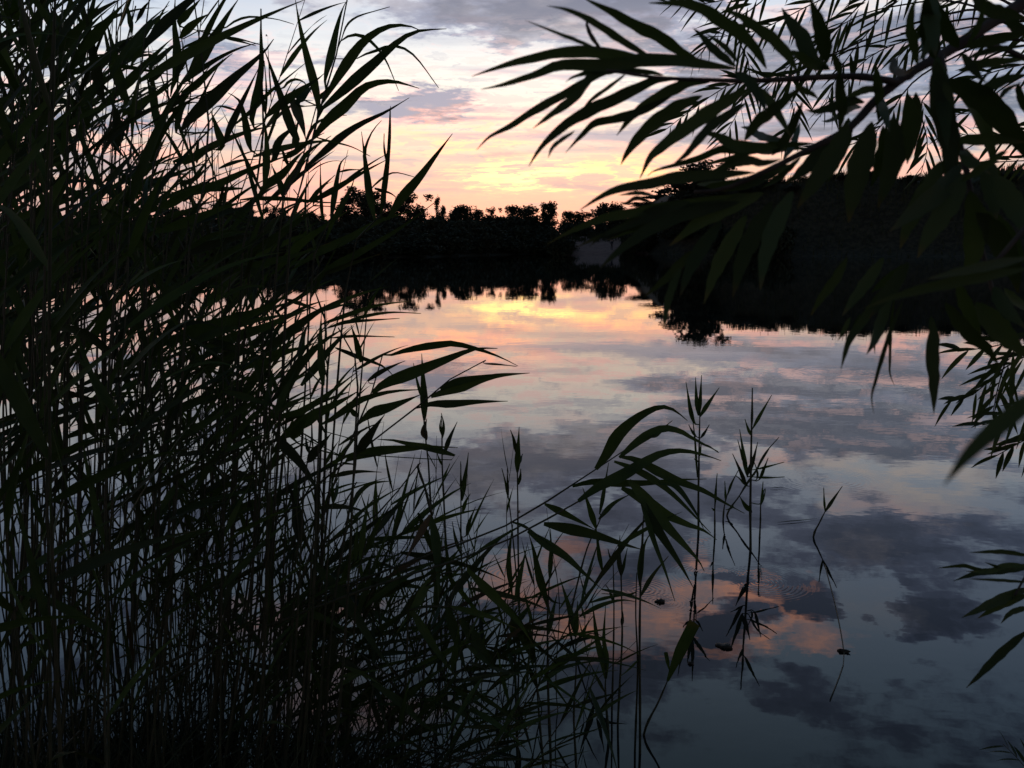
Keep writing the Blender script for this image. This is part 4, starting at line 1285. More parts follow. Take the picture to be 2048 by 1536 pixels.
def place(protos, spots, labels):
    for i, (x, y, sc, rz, lab) in enumerate(spots):
        src = protos[i % len(protos)]
        if i < len(protos):
            src.location = (x, y, 0)
            src.rotation_euler = (0, 0, rz)
            src.scale = (sc, sc, sc)
            src['label'], src['group'] = labels[lab]
        else:
            copy_thing(src, (x, y, 0), rz, sc, *labels[lab])


def merge(roots, name):
    """Join many small look-alike plants, parts and all, into one mass."""
    V, Fc, U, MI, mats, off = [], [], [], [], [], 0
    for rt in roots:
        rm = Matrix.LocRotScale(rt.location, rt.rotation_euler, rt.scale)
        for ch in rt.children:
            me = ch.data
            n = len(me.vertices)
            co = np.empty(n * 3, dtype=np.float32); me.vertices.foreach_get('co', co)
            w_ = np.array(rm @ Matrix.Translation(ch.location))
            co = co.reshape(-1, 3) @ w_[:3, :3].T + w_[:3, 3]
            V.append(co)
            uv = np.zeros((n, 2), dtype=np.float32)
            if me.uv_layers:
                vi = np.empty(len(me.loops), dtype=np.int32); me.loops.foreach_get('vertex_index', vi)
                u_ = np.empty(len(me.loops) * 2, dtype=np.float32); me.uv_layers[0].data.foreach_get('uv', u_)
                uv[vi] = u_.reshape(-1, 2)
            U.append(uv)
            mt = me.materials[0]
            if mt not in mats: mats.append(mt)
            for p_ in me.polygons:
                Fc.append([i + off for i in p_.vertices]); MI.append(mats.index(mt))
            off += n
    me = mesh(name, np.concatenate(V).tolist(), Fc, None, np.concatenate(U), smooth=True)
    for mt in mats: me.materials.append(mt)
    me.polygons.foreach_set('material_index', np.array(MI, dtype=np.int32))
    for rt in roots:
        for ch in list(rt.children): bpy.data.objects.remove(ch)
        bpy.data.objects.remove(rt)
    return tag(link(name, me), kind='stuff')


LAB_tall = {0: ('tall dark reed in the crowded left part of the stand by the frame edge', 'reeds crowded at the left edge'),
            1: ('tall reed in the looser right part of the stand, water showing between stems', 'reeds in the looser part of the stand')}
protos = [make_reed(300 + i, random.uniform(2.25, 2.9), 'x', 'x', random.randint(12, 17), .40, .027, .0036) for i in range(18)]
spots = []
rs = random.Random(77)
while len(spots) < 132:
    y = 2.25 + 2.6 * rs.random() ** 1.3
    x = rs.uniform(-3.2, -.3)
    px = 1024 + x / y * F
    if px < -190 or px > 640:
        continue
    keep = 1.0 if px < 90 else .75 if px < 330 else .62 if px < 430 else .3 if px < 520 else .08
    if rs.random() > keep:
        continue
    if px > 330 and y < 2.7 and rs.random() < .5:
        continue
    top = rs.uniform(-120, 160) if px < 60 else rs.uniform(-90, 330) if px < 220 else rs.uniform(300, 620)
    sc = max(.45, min(1.12, (EYE.z + (487 - top) / F * y) / 2.55))
    spots.append((x, y, sc, rs.gauss(0, .4), 0 if px < 260 else 1))
for i in range(9):           # a few standing closer, in at the left edge
    y = rs.uniform(1.55, 2.2)
    px = rs.uniform(-260, 170)
    spots.append(((px - 1024) / F * y, y, rs.uniform(.8, 1.0), rs.gauss(0, .35), 0))
place(protos, spots, LAB_tall)

LAB_mid = {0: ('waist-high reed with many thin crossing blades in the tangle at the lower left', 'thin reeds in the tangle at the lower left'),
           1: ('waist-high thin reed with crossing blades in front of the stand, toward the middle', 'thin reeds in front of the stand')}
mp = [make_reed(700 + i, random.uniform(.85, 1.35), 'x', 'x', random.randint(10, 14), .30, .0135, .0030) for i in range(14)]
ms = []
for i in range(40):
    px = rs.uniform(-60, 560) if i % 4 else rs.uniform(520, 820)
    y = rs.uniform(2.35, 3.5)
    ms.append(((px - 1024) / F * y, y, rs.uniform(.75, 1.15) * (1 if px < 520 else .72), rs.gauss(0, 1.2), 0 if px < 430 else 1))
place(mp, ms, LAB_mid)

# reeds bent right over, low down in front of the stand
bp = [make_reed(800 + i, random.uniform(.9, 1.2), 'x', 'x', random.randint(6, 9), .36, .026, .0030) for i in range(10)]
bs = []
for i in range(52):
    px = rs.uniform(470, 1000) if i % 3 else rs.uniform(900, 1180)
    y = rs.uniform(2.5, 3.25)
    bs.append(((px - 1024) / F * y - .25, y, rs.uniform(.7, 1.05) * (1 if px < 700 else .8), rs.uniform(-3.1, 3.1), 0))
place(bp, bs, {0: ('low bent reed with broad blades crossing others at the bottom, left of centre', 'bent reeds at the bottom left of centre')})
for o in [q for q in COL.objects if q.get('group') == 'bent reeds at the bottom left of centre']:
    o.rotation_euler[1] = rs.uniform(.25, .75)
    o.rotation_euler[0] = rs.uniform(-.25, .25)
    o.rotation_euler[2] *= .2

LAB_young = {0: ('thin young reed with a few upright blades, among others at the foot of the stand', 'young reeds at the foot of the stand'),
             1: ('thin young reed with narrow blades in the shallow water, lower middle', 'young reeds in the lower middle shallows')}
yp = [make_reed(500 + i, random.uniform(.50, .85), 'x', 'x', random.randint(4, 7), .20, .0105, .0023, True) for i in range(12)]
ys_ = []
for i in range(90):
    px = rs.uniform(250, 800) if i % 3 == 0 else rs.uniform(560, 1240)
    py = rs.uniform(1290, 1560) if px < 700 else rs.uniform(1230, 1530)
    if px > 1020 and rs.random() < .55:
        continue
    w_ = on_level(px, py)
    ys_.append((w_.x, w_.y, rs.uniform(.7, 1.2), rs.uniform(-.5, .5), 0 if px < 640 else 1))
place(yp, ys_, LAB_young)

# past three hundred reeds: the slightest and most hidden ones become one mass
_r = [o for o in COL.objects if o.type == 'EMPTY' and o.name.split('.')[0] == 'reed']
_small = [o for o in _r if o.get('group') == 'young reeds at the foot of the stand']
_small += sorted([o for o in _r if o.get('group') == 'thin reeds in the tangle at the lower left'], key=lambda o: o.scale[2])
_small += sorted([o for o in _r if o.get('group') == 'reeds crowded at the left edge'], key=lambda o: -o.location.y)
_n = max(0, len(_r) - 296)
merge(_small[:_n], 'reeds')
# ------------------------------------------------------------------ willow hanging in from the right, close to the eye
def part_branch(root, pts, r0, r1, n=18, name='branch', sides=6):
    c = catmull(pts, n)
    rad = [(r0 + (r1 - r0) * i / n) * (1.12 if i % 5 == 3 else 1) for i in range(n + 1)]
    v, f = tube([q - root.location for q in c], rad, sides)
    return link(name, mesh(name, v, f, M_twig, smooth=True), None, root)


def sub_leaf(root, br, pts, width, mat, **kw):
    base = pts[0].copy()
    kw.setdefault('face', toward_eye)
    v, f, uv = blade(pts, width, **kw)
    o = link('leaf', mesh('leaf', [q - base for q in v], f, mat, uv, smooth=True), None, br)
    o.location = base - root.location
    return o


wil = empty('willow', (1.62, .22, .1), 'near willow shrub whose large dark leaves hang across the upper right', 'willow')
part_branch(wil, [Vector((1.62, .22, -.05)), Vector((1.60, .24, .7)), Vector((1.48, .30, 1.4)), Vector((1.22, .42, 1.95)), Vector((.86, .56, 2.12)), Vector((.58, .63, 2.06)), P(2122, -35, .66)], .026, .0056, 26, 'trunk', 8)


def cpath(crop, pts, d0, d1):
    fp = full(crop, pts)
    n = len(fp) - 1
    return [P(x, y, d0 + (d1 - d0) * i / n) for i, (x, y) in enumerate(fp)]


b1 = part_branch(wil, cpath('C4', [(2300, -120), (2048, 20), (1900, 110), (1650, 270), (1480, 380), (1350, 450), (1150, 580), (1000, 720), (850, 880), (600, 1010), (300, 1160), (0, 1290), (-200, 1310)], .66, .55), .0052, .0011, 26)
b2 = part_branch(wil, cpath('C4', [(1180, 560), (1000, 530), (850, 520), (600, 530), (350, 545), (100, 552), (-120, 545), (-450, 530), (-800, 480)], .60, .54), .0024, .0008, 22)
b3 = part_branch(wil, cpath('C4', [(1480, 380), (1500, 600), (1560, 820), (1640, 1100), (1700, 1400), (1760, 1700), (1850, 2050)], .62, .60), .0026, .0012, 18)
b4 = part_branch(wil, cpath('C4', [(2300, 500), (2100, 420), (1900, 330), (1700, 300), (1560, 330)], .72, .64), .0026, .0012, 14)
b5 = part_branch(wil, [Vector((1.50, .29, 1.3)), Vector((.95, .40, 1.75)), P(2300, 380, .55), P(2120, 470, .5), P(2040, 540, .48), P(1960, 560, .47)], .004, .0012, 14)
DB = .57


def near_leaves(br, crop, lst, depth=DB, wavy=.11, mat=None, extra=False):
    k = CROP[crop][2]
    for i, it in enumerate(lst):
        pts, w = it[0], it[1]
        mt = it[2] if len(it) > 2 else (mat or M_willow)
        r = random.Random(i * 7 + int(pts[0][0]))
        d0 = depth + r.uniform(-.03, .03)
        d1 = d0 + r.uniform(-.05, .04)
        fp = full(crop, pts)
        L = [P(x, y, d0 + (d1 - d0) * j / (len(fp) - 1)) for j, (x, y) in enumerate(fp)]
        if extra and i % 2 == 0:        # a second layer a little farther back, smaller and at another angle
            sx, sy, q = r.uniform(-26, 26), r.uniform(-14, 26), r.uniform(.62, .85)
            c0 = fp[0]
            an = r.uniform(-.35, .35)
            f2 = [(c0[0] + sx + q * ((x - c0[0]) * math.cos(an) - (y - c0[1]) * math.sin(an)), c0[1] + sy + q * ((x - c0[0]) * math.sin(an) + (y - c0[1]) * math.cos(an))) for x, y in fp]
            L2 = [P(x, y, d0 + .07 + .02 * j) for j, (x, y) in enumerate(f2)]
            sub_leaf(wil, br, L2, w * .70 / k * d0 / F, mt, profile=willow_profile, n=20, wavy=wavy, roll=r.uniform(-.7, .7), seed=i + int(w) + 50, fold=.12)
        sub_leaf(wil, br, L, w * .90 / k * d0 / F, mt, profile=willow_profile, n=24, wavy=wavy, roll=r.uniform(-.28, .28), seed=i + int(w), fold=.12)


near_leaves(b2, 'C3', [
    ([(1165, 355), (1040, 290), (930, 210), (800, 150), (640, 60), (480, -15)], 78), ([(890, 335), (800, 290), (700, 230), (620, 175), (510, 110), (400, 60), (275, 33)], 50),
    ([(1560, 405), (1500, 290), (1400, 190), (1290, 120), (1200, 60), (1080, 20), (870, 18)], 82), ([(1740, 420), (1690, 330), (1600, 230), (1500, 160), (1400, 90), (1290, 55)], 74),
    ([(595, 302), (480, 250), (350, 200), (145, 118)], 26), ([(600, 300), (540, 220), (510, 150), (508, 105)], 30, M_dry),
    ([(1110, 375), (800, 348), (550, 302), (330, 312), (150, 350), (0, 390), (-165, 447)], 78), ([(1400, 405), (1200, 378), (1000, 352), (850, 352), (650, 382), (350, 382), (200, 440), (0, 500), (-112, 522)], 88),
    ([(740, 400), (640, 420), (540, 420), (430, 450), (382, 482)], 38), ([(700, 422), (600, 430), (520, 470), (400, 540), (200, 650), (60, 740), (-60, 800), (-138, 878)], 60),
    ([(620, 400), (530, 450), (470, 530), (400, 600), (300, 670), (192, 752)], 62), ([(745, 425), (650, 500), (540, 580), (490, 640), (478, 685)], 26),
    ([(1010, 470), (900, 472), (800, 520), (650, 590), (520, 650), (400, 720), (280, 820), (220, 890), (168, 974)], 82), ([(1010, 560), (850, 640), (700, 690), (560, 720), (480, 790), (383, 893)], 60),
    ([(440, 765), (320, 850), (280, 925)], 28), ([(1235, 480), (1100, 485), (950, 560), (820, 640), (740, 720), (682, 794)], 80), ([(1185, 560), (1050, 620), (900, 720), (800, 820), (740, 900), (708, 964)], 95),
    ([(1465, 520), (1380, 560), (1250, 640), (1100, 740), (980, 830), (880, 920), (818, 1045)], 95), ([(1445, 600), (1350, 660), (1230, 740), (1150, 830), (1080, 910), (998, 974)], 62),
    ([(1385, 392), (1300, 330), (1230, 270), (1180, 210), (1128, 163)], 58), ([(1400, 372), (1330, 290), (1270, 240), (1198, 193)], 38),
    ([(1480, 500), (1560, 570), (1640, 690), (1700, 800)], 60), ([(1370, 420), (1450, 470), (1520, 570), (1560, 660)], 70), ([(960, 440), (860, 420), (740, 415), (640, 425), (590, 445)], 34)])
near_leaves(b1, 'C3', [
    ([(1840, 840), (1600, 850), (1450, 880), (1300, 870), (1150, 930), (1000, 970), (900, 1000), (862, 1032)], 62), ([(1490, 1010), (1300, 1020), (1050, 1040), (850, 1080), (680, 1110), (560, 1170), (468, 1228)], 80),
    ([(1630, 862), (1450, 862), (1350, 840), (1260, 790), (1178, 783)], 80), ([(1430, 825), (1500, 720), (1600, 640), (1700, 560), (1777, 502)], 78), ([(1590, 910), (1680, 800), (1740, 680), (1775, 586)], 64),
    ([(1460, 1130), (1250, 1170), (1000, 1210), (800, 1240), (600, 1280), (400, 1360), (280, 1428)], 74), ([(1310, 1170), (1000, 1240), (800, 1300), (620, 1370), (446, 1448)], 60),
    ([(1410, 1180), (1100, 1250), (900, 1330), (760, 1420), (660, 1500), (580, 1576)], 86), ([(1060, 1260), (850, 1310), (620, 1370), (522, 1444)], 54),
    ([(900, 1190), (800, 1160), (740, 1190), (698, 1182)], 30, M_dry), ([(910, 1150), (820, 1130), (690, 1143)], 28), ([(1300, 960), (1420, 930), (1540, 950), (1650, 930)], 60),
    ([(1200, 1090), (1350, 1080), (1500, 1060), (1640, 1000)], 66), ([(1250, 1000), (1350, 960), (1500, 960)], 44), ([(1700, 960), (1560, 1030), (1420, 1090), (1280, 1120)], 60)], extra=True)
near_leaves(b1, 'C7', [
    ([(910, 560), (780, 650), (680, 750), (546, 864)], 62), ([(770, 680), (700, 850), (663, 1045)], 52), ([(1000, 420), (900, 560), (820, 700), (760, 860)], 95), ([(1150, 380), (1040, 560), (960, 720), (900, 900)], 105),
    ([(1300, 300), (1200, 480), (1120, 660), (1070, 860)], 115), ([(820, 300), (640, 360), (470, 430), (330, 500)], 90), ([(1250, 250), (1050, 330), (860, 430), (700, 560)], 105), ([(1420, 240), (1330, 420), (1260, 620), (1230, 820)], 110)], mat=M_willow)
near_leaves(b1, 'C4', [
    ([(845, 830), (780, 1000), (650, 1200), (500, 1420)], 155), ([(1010, 830), (970, 1000), (900, 1250), (850, 1520)], 185), ([(1155, 790), (1160, 1050), (1120, 1220), (1050, 1420)], 150),
    ([(1255, 640), (1285, 880), (1250, 1120)], 125), ([(1310, 630), (1300, 800), (1230, 1000), (1175, 1210)], 122), ([(720, 930), (640, 1060), (560, 1150), (420, 1260)], 110),
    ([(1165, 390), (1160, 470), (1230, 500), (1300, 465)], 66, M_dry), ([(1440, 400), (1410, 250), (1390, 100), (1380, -50)], 130), ([(1320, 440), (1300, 330), (1270, 200), (1285, 60), (1330, -40)], 70),
    ([(1600, 325), (1520, 200), (1470, 80), (1438, -30)], 112), ([(1660, 310), (1730, 190), (1770, 60), (1805, -30)], 44), ([(1640, 250), (1720, 180), (1840, 90)], 26),
    ([(1040, 720), (1060, 640), (1045, 520), (1035, 425)], 74), ([(780, 500), (790, 620), (805, 760), (780, 910)], 84), ([(1060, 700), (1095, 760), (1130, 900)], 70),
    ([(800, 510), (770, 430), (740, 350)], 60), ([(960, 700), (880, 690), (780, 720), (640, 760), (555, 750)], 80), ([(1100, 620), (980, 610), (860, 660), (780, 720)], 56)], extra=True)
near_leaves(b2, 'C4', [
    ([(705, 425), (680, 300), (640, 150), (585, -15)], 115), ([(725, 475), (600, 400), (530, 250), (450, 150), (395, 55)], 122), ([(700, 470), (600, 440), (500, 370), (420, 350)], 70), ([(480, 530), (520, 600), (600, 640), (650, 680)], 50)])
near_leaves(b4, 'C4', [
    ([(1640, 322), (1800, 282), (1950, 250), (2080, 235)], 85), ([(1650, 402), (1800, 350), (2060, 308)], 50), ([(1600, 485), (1800, 430), (2070, 405)], 74), ([(1700, 655), (1880, 560), (2080, 505)], 84),
    ([(1620, 360), (1680, 440), (1740, 520), (1788, 562)], 64), ([(1700, 620), (1800, 500), (1900, 400)], 22), ([(1690, -40), (1800, 60), (1950, 100), (2080, 130)], 105), ([(1880, 680), (1920, 620), (2010, 570)], 40),
    ([(2090, 800), (2040, 700), (2010, 600), (2020, 560)], 60), ([(1920, 110), (1990, 180), (2070, 230)], 90)])
b7 = part_branch(wil, cpath('C4', [(1410, -80), (1425, 200), (1450, 430), (1500, 800), (1540, 1250), (1530, 1500)], .70, .66), .0046, .0030, 16)
near_leaves(b3, 'C4', [
    ([(1490, 560), (1650, 600), (1800, 700), (1950, 870), (2040, 1000), (2110, 1160)], 195), ([(1450, 420), (1480, 700), (1540, 1000), (1550, 1280)], 165), ([(1500, 560), (1560, 700), (1570, 740)], 60),
    ([(1400, -60), (1420, 150), (1445, 390)], 125), ([(1450, 380), (1500, 700), (1525, 1020)], 120), ([(1500, 700), (1545, 1000), (1540, 1320)], 140), ([(1440, 150), (1400, 300), (1330, 420)], 70), ([(1560, 960), (1800, 950), (2060, 970)], 90), ([(1620, 1240), (1800, 1120), (1940, 1030)], 60), ([(1600, 1030), (1700, 1100), (1820, 1190)], 66), ([(1620, 1060), (1680, 1130), (1720, 1150)], 60), ([(1700, 1230), (1850, 1080), (1930, 1020)], 56),
    ([(1640, 1180), (1560, 1350), (1400, 1600), (1320, 1760)], 160), ([(1680, 1300), (1720, 1500), (1700, 1750), (1640, 1950)], 170), ([(1720, 1450), (1850, 1600), (1960, 1800), (2010, 2000)], 180), ([(1620, 1120), (1480, 1300), (1280, 1450), (1130, 1580)], 150),
    ([(1780, 1100), (1840, 1300), (1860, 1500)], 150), ([(1850, 1200), (1980, 1400), (2060, 1600)], 160), ([(1480, 1100), (1400, 1280), (1280, 1480), (1200, 1700)], 150)], extra=True)
near_leaves(b3, 'C8', [
    ([(910, 290), (800, 480), (700, 620), (610, 760), (548, 980)], 82), ([(960, 340), (870, 600), (820, 740), (758, 855)], 100), ([(1060, 410), (960, 650), (880, 900), (830, 1080), (800, 1200), (817, 1345)], 40),
    ([(1285, 540), (1310, 700), (1300, 850), (1312, 1050), (1310, 1345)], 120), ([(625, 550), (580, 640), (522, 745)], 44), ([(1400, 430), (1600, 680), (1740, 800), (1842, 945)], 135), ([(1650, 430), (1800, 600), (1930, 740), (2070, 880)], 200),
    ([(900, 60), (760, 260), (640, 420), (560, 540)], 110), ([(1100, 100), (1000, 260), (880, 420), (780, 560)], 120), ([(1500, 260), (1560, 420), (1640, 600), (1700, 700)], 120), ([(1800, 300), (1900, 480), (2060, 640)], 130),
    ([(600, 60), (500, 240), (380, 400), (300, 540)], 90)], extra=True)
near_leaves(b5, 'C8', [([(2080, 150), (1700, 220), (1300, 300), (1000, 380), (740, 475)], 105), ([(2080, 60), (1800, 120), (1500, 180), (1250, 240)], 90)], depth=.47)
near_leaves(b5, 'F', [([(2110, 760), (2000, 850), (1940, 905), (1888, 970)], 42)], depth=.23, wavy=.03)
b6 = part_branch(wil, [Vector((1.60, .24, .6)), Vector((1.1, .6, 1.1)), P(2150, 1150, .98), P(2080, 1180, .95), P(2030, 1190, .93)], .004, .0012, 14)
near_leaves(b6, 'D8', [
    ([(1060, 895), (870, 865), (645, 870)], 36), ([(1060, 965), (900, 960), (780, 1000), (620, 1000)], 46), ([(1060, 975), (850, 995), (700, 1012), (535, 1065)], 58), ([(1040, 950), (880, 975), (745, 935)], 34),
    ([(820, 1000), (700, 985), (600, 960), (420, 978)], 32), ([(1060, 1075), (850, 1060), (640, 1050)], 24), ([(1060, 1110), (880, 1180), (750, 1240), (592, 1315)], 76), ([(1060, 1150), (850, 1235), (700, 1320)], 58), ([(1060, 1240), (930, 1280), (858, 1355)], 44)], depth=.93)
near_leaves(b6, 'D7', [([(2080, 545), (1900, 700), (1780, 820), (1720, 880), (1652, 945)], 66)], depth=.93)

# ------------------------------------------------------------------ second willow, farther along the bank
wil2 = empty('willow', (2.25, 2.1, .05), 'willow shrub farther off with fine narrow leaves, behind the near one at the right', 'willow')
part_branch(wil2, [Vector((2.25, 2.1, -.1)), Vector((2.15, 2.1, .8)), Vector((1.95, 2.15, 1.7)), Vector((1.7, 2.2, 2.4)), Vector((1.4, 2.2, 2.9))], .035, .010, 20, 'trunk', 8)
LIMBS = []
for lp in ([Vector((1.40, 2.2, 2.9)), Vector((1.15, 2.22, 3.0)), Vector((.85, 2.28, 2.9)), Vector((.62, 2.32, 2.7))],
           [Vector((1.95, 2.15, 1.7)), Vector((1.7, 2.18, 2.0)), Vector((1.45, 2.2, 2.15)), Vector((1.28, 2.24, 2.14))],
           [Vector((2.15, 2.1, .8)), Vector((1.9, 2.0, 1.2)), Vector((1.6, 1.85, 1.42)), Vector((1.35, 1.78, 1.45))],
           [Vector((2.2, 2.1, .5)), Vector((1.9, 2.05, .9)), Vector((1.6, 1.9, 1.05))]):
    part_branch(wil2, lp, .011, .004, 14)
    LIMBS += catmull(lp, 14)
r2 = random.Random(5)
TW = [  # full-image pixel paths of the twigs, base first
    [(1720, -60), (1600, 20), (1500, 65), (1410, 75)], [(1780, -40), (1670, 60), (1580, 130), (1515, 205)], [(1830, -30), (1740, 60), (1680, 140), (1640, 235)],
    [(1600, -60), (1480, -10), (1400, 8), (1330, 4)], [(1910, 60), (1800, 85), (1720, 130), (1660, 225)], [(2120, 50), (1990, 75), (1915, 102)], [(2120, 110), (2000, 140), (1925, 165)],
    [(1470, 40), (1500, 140), (1475, 225), (1440, 285)], [(1660, 110), (1560, 160), (1470, 165), (1390, 215), (1328, 262)], [(1820, 170), (1760, 255), (1700, 290), (1630, 305)],
    [(2120, 235), (1990, 275), (1895, 262)], [(1845, 200), (1855, 290), (1840, 352)], [(2090, 310), (1990, 325), (1905, 345)], [(1700, 40), (1640, 90), (1610, 170)], [(1900, 0), (1850, 60), (1790, 120)],
    [(1580, 150), (1590, 230), (1560, 290)], [(1960, -30), (1900, 30), (1870, 100)], [(1540, -20), (1440, 60), (1385, 130)], [(2000, 180), (1960, 220), (1900, 230)],
    [(2110, 655), (2000, 690), (1915, 703)], [(2110, 690), (2010, 735), (1945, 790), (1900, 800)], [(2100, 790), (2020, 832), (1965, 850)], [(2110, 850), (2040, 885), (1992, 912)],
    [(2030, 700), (2000, 760), (1985, 830)],
    [(2110, 1570), (2040, 1520), (2006, 1488)]]
SPEC = []
for ti, tw in enumerate(TW):
    d = r2.uniform(2.0, 2.6) if ti < 19 else (r2.uniform(1.6, 1.9))
    if ti == len(TW) - 1:
        d = 2.6
    P3 = [P(x, y, d + .05 * j) for j, (x, y) in enumerate(tw)]
    org = min(LIMBS, key=lambda q: (q - P3[0]).length + r2.uniform(0, .12))
    sag = Vector((r2.uniform(-.04, .04), r2.uniform(-.03, .03), .10 * (org - P3[0]).length))
    br = part_branch(wil2, [org, org.lerp(P3[0], .35) + sag * 1.5, org.lerp(P3[0], .7) + sag] + P3, .0034, .0009, 22, sides=5)
    cv = catmull(P3, 40)
    nl = int(sum((a - b).length for a, b in zip(cv, cv[1:])) / .0135)
    for k in range(nl):
        u = (k + .6) / nl
        i = min(39, int(u * 40))
        b = cv[i]
        tdir = (cv[i + 1] - cv[i]).normalized()
        side = 1 if k % 2 else -1
        sv = tdir.cross(toward_eye(b)).normalized() * side
        spread = r2.uniform(.35, .95)
        dv = (tdir + sv * spread + toward_eye(b) * r2.uniform(-.4, .4) + Vector((0, 0, -.25))).normalized()
        Ln = r2.uniform(.062, .115) * (1 - .35 * u)
        dr = r2.uniform(.1, .55)
        pts = [b, b + dv * Ln * .35, b + dv * Ln * .7 + Vector((0, 0, -dr * Ln * .12)), b + dv * Ln + Vector((0, 0, -dr * Ln * .35))]
        SPEC.append((Ln / d, br, pts, r2.uniform(.0068, .0105), r2.uniform(-.8, .8), k))

SPEC.sort(key=lambda q: -q[0])
rest = []
for i, (_, br, pts, wd, roll, sd) in enumerate(SPEC):
    if i < 290:
        sub_leaf(wil2, br, pts, wd, M_willow, profile=willow_profile, n=8, wavy=.06, roll=roll, seed=sd)
    else:
        rest.append(blade([q - wil2.location for q in pts], wd, profile=willow_profile, n=6, face=toward_eye, wavy=.06, roll=roll, seed=sd))
if rest:
    V_, F_ = join([(a_, b_) for a_, b_, c_ in rest])
    tag(link('foliage', mesh('foliage', V_, F_, M_willow, sum([c_ for a_, b_, c_ in rest], []), smooth=True), None, wil2), kind='stuff')

# ------------------------------------------------------------------ things on the water and the bank
def lump(name, px, py, size, label, mat, seed, cat, z=.004):
    """Small sodden clump afloat: an uneven lump with a few bits sticking out."""
    r = random.Random(seed)
    w_ = on_level(px, py)
    v, f = [], []
    nu, nv = 12, 7
    for j in range(nv):
        ph = math.pi * j / (nv - 1)
        for i in range(nu):
            th_ = 2 * math.pi * i / nu
            q = Vector((math.sin(ph) * math.cos(th_) * size[0], math.sin(ph) * math.sin(th_) * size[1], math.cos(ph) * size[2]))
            q *= 1 + .75 * mnoise.noise(q * (2.6 / size[0]) + Vector((seed, 0, 0)))
            v.append(q)
    for j in range(nv - 1):
        for i in range(nu):
            i2 = (i + 1) % nu
            f.append((j * nu + i, j * nu + i2, (j + 1) * nu + i2, (j + 1) * nu + i))
    parts = [(v, f)]
    for k in range(4):
        a = r.uniform(0, 6.28)
        p0 = Vector((math.cos(a) * size[0] * .5, math.sin(a) * size[1] * .5, 0))
        parts.append(tube([p0, p0 * 1.6 + Vector((0, 0, size[2] * .6)), p0 * 2.1 + Vector((0, 0, size[2] * .5))], [size[2] * .22, size[2] * .16, size[2] * .05], 5))
    V_, F_ = join(parts)
    o = link(name, mesh(name, V_, F_, mat, smooth=True))
    o.location = (w_.x, w_.y, z)
    o.rotation_euler = (0, 0, r.uniform(-.4, .4))
    return tag(o, label, cat)


M_rot = simple_mat('rotting_leaf', ((.018, .014, .010), (.05, .038, .024)), 60, .6, .4)
lump('floating_debris', 1320, 1204, (.021, .016, .010), 'small dark clump afloat beside a bent reed, left of the larger one', M_rot, 3, 'debris')
lump('floating_debris', 1449, 1294, (.034, .020, .010), 'long dark clump afloat on the orange reflection, largest of those on the water', M_rot, 8, 'debris')
lump('floating_debris', 1688, 1304, (.026, .012, .008), 'flat dark scrap afloat far out at the right, apart from the reeds', M_rot, 13, 'debris')
lump('floating_debris', 1382, 1328, (.014, .010, .006), 'tiny pale-edged scrap afloat near the torn broad leaf', M_rot, 21, 'debris')
# a thin waterlogged stalk passing under the flat scrap
_w = [on_level(*q, .003) for q in ((1650, 1130), (1672, 1215), (1688, 1304), (1683, 1340), (1660, 1400))]
_v, _f = tube([q - _w[2] for q in catmull(_w, 14)], [.0022] * 15, 5)
_o = link('floating_stalk', mesh('floating_stalk', _v, _f, M_stem, smooth=True)); _o.location = _w[2]
tag(_o, 'long thin stalk lying on the water under the flat dark scrap', 'stalk')
for q, lab in ((((1555, 1045), (1600, 1041), (1640, 1036)), 'narrow reed leaf lying flat on the water right of the right tuft'),
               (((1540, 976), (1565, 976), (1582, 978)), 'short reed leaf adrift behind the right tuft')):
    w_ = [on_level(*x, .006) for x in q]
    v_, f_, u_ = blade(w_, .016, n=10, face=lambda p: Vector((0, 0, 1)), seed=2)
    o_ = link('floating_leaf', mesh('floating_leaf', [x - w_[0] for x in v_], f_, M_reed_dark, u_, smooth=True)); o_.location = w_[0]
    tag(o_, lab, 'leaf')

# dead stems lying at the foot of the stand
for i in range(34):
    px0 = r2.uniform(-60, 900); py0 = r2.uniform(1470, 1600)
    a_ = on_level(px0, py0, .012 + .003 * i); ln = r2.uniform(.2, .8); an = r2.gauss(0, .9)
    b_ = a_ + Vector((math.cos(an) * ln, math.sin(an) * ln, r2.uniform(-.02, .08)))
    v_, f_ = tube([q - a_ for q in catmull([a_, a_.lerp(b_, .35) + Vector((r2.gauss(0, .03), r2.gauss(0, .04), .015)), a_.lerp(b_, .7) + Vector((r2.gauss(0, .03), r2.gauss(0, .04), .01)), b_], 10)], [.0035 - .0002 * k for k in range(11)], 5)
    o_ = link('dead_reed_stem', mesh('dead_reed_stem', v_, f_, M_deadstem, smooth=True)); o_.location = a_
    tag(o_, 'dry dead reed stem lying flat at the foot of the stand along the bottom edge', 'reed stem', 'dead reed stems lying at the foot of the stand')

# sedge and litter on the near bank: one mass
gb = []
for i in range(9000):
    x = random.uniform(-3.2, 1.6)
    y = near_shore(x) - random.uniform(-.12, 1.0)
    z = max(ground_z(x, y), -.05)
    hgt = random.uniform(.08, .34) * (1 if x < -.3 else .45)
    an = random.uniform(0, 6.28); w_ = random.uniform(.0025, .006)
    lx, ly = random.gauss(.25, .7) * hgt, random.gauss(0, .5) * hgt
    ca, sa = math.cos(an) * w_, math.sin(an) * w_
    gb.append(((x - ca, y - sa, z - .02), (x + ca, y + sa, z - .02), (x + lx + ca * .1, y + ly + sa * .1, z + hgt), (x + lx - ca * .1, y + ly - sa * .1, z + hgt)))
tag(link('grass', quads_mesh('grass', np.array(gb), M_grass)), kind='stuff')

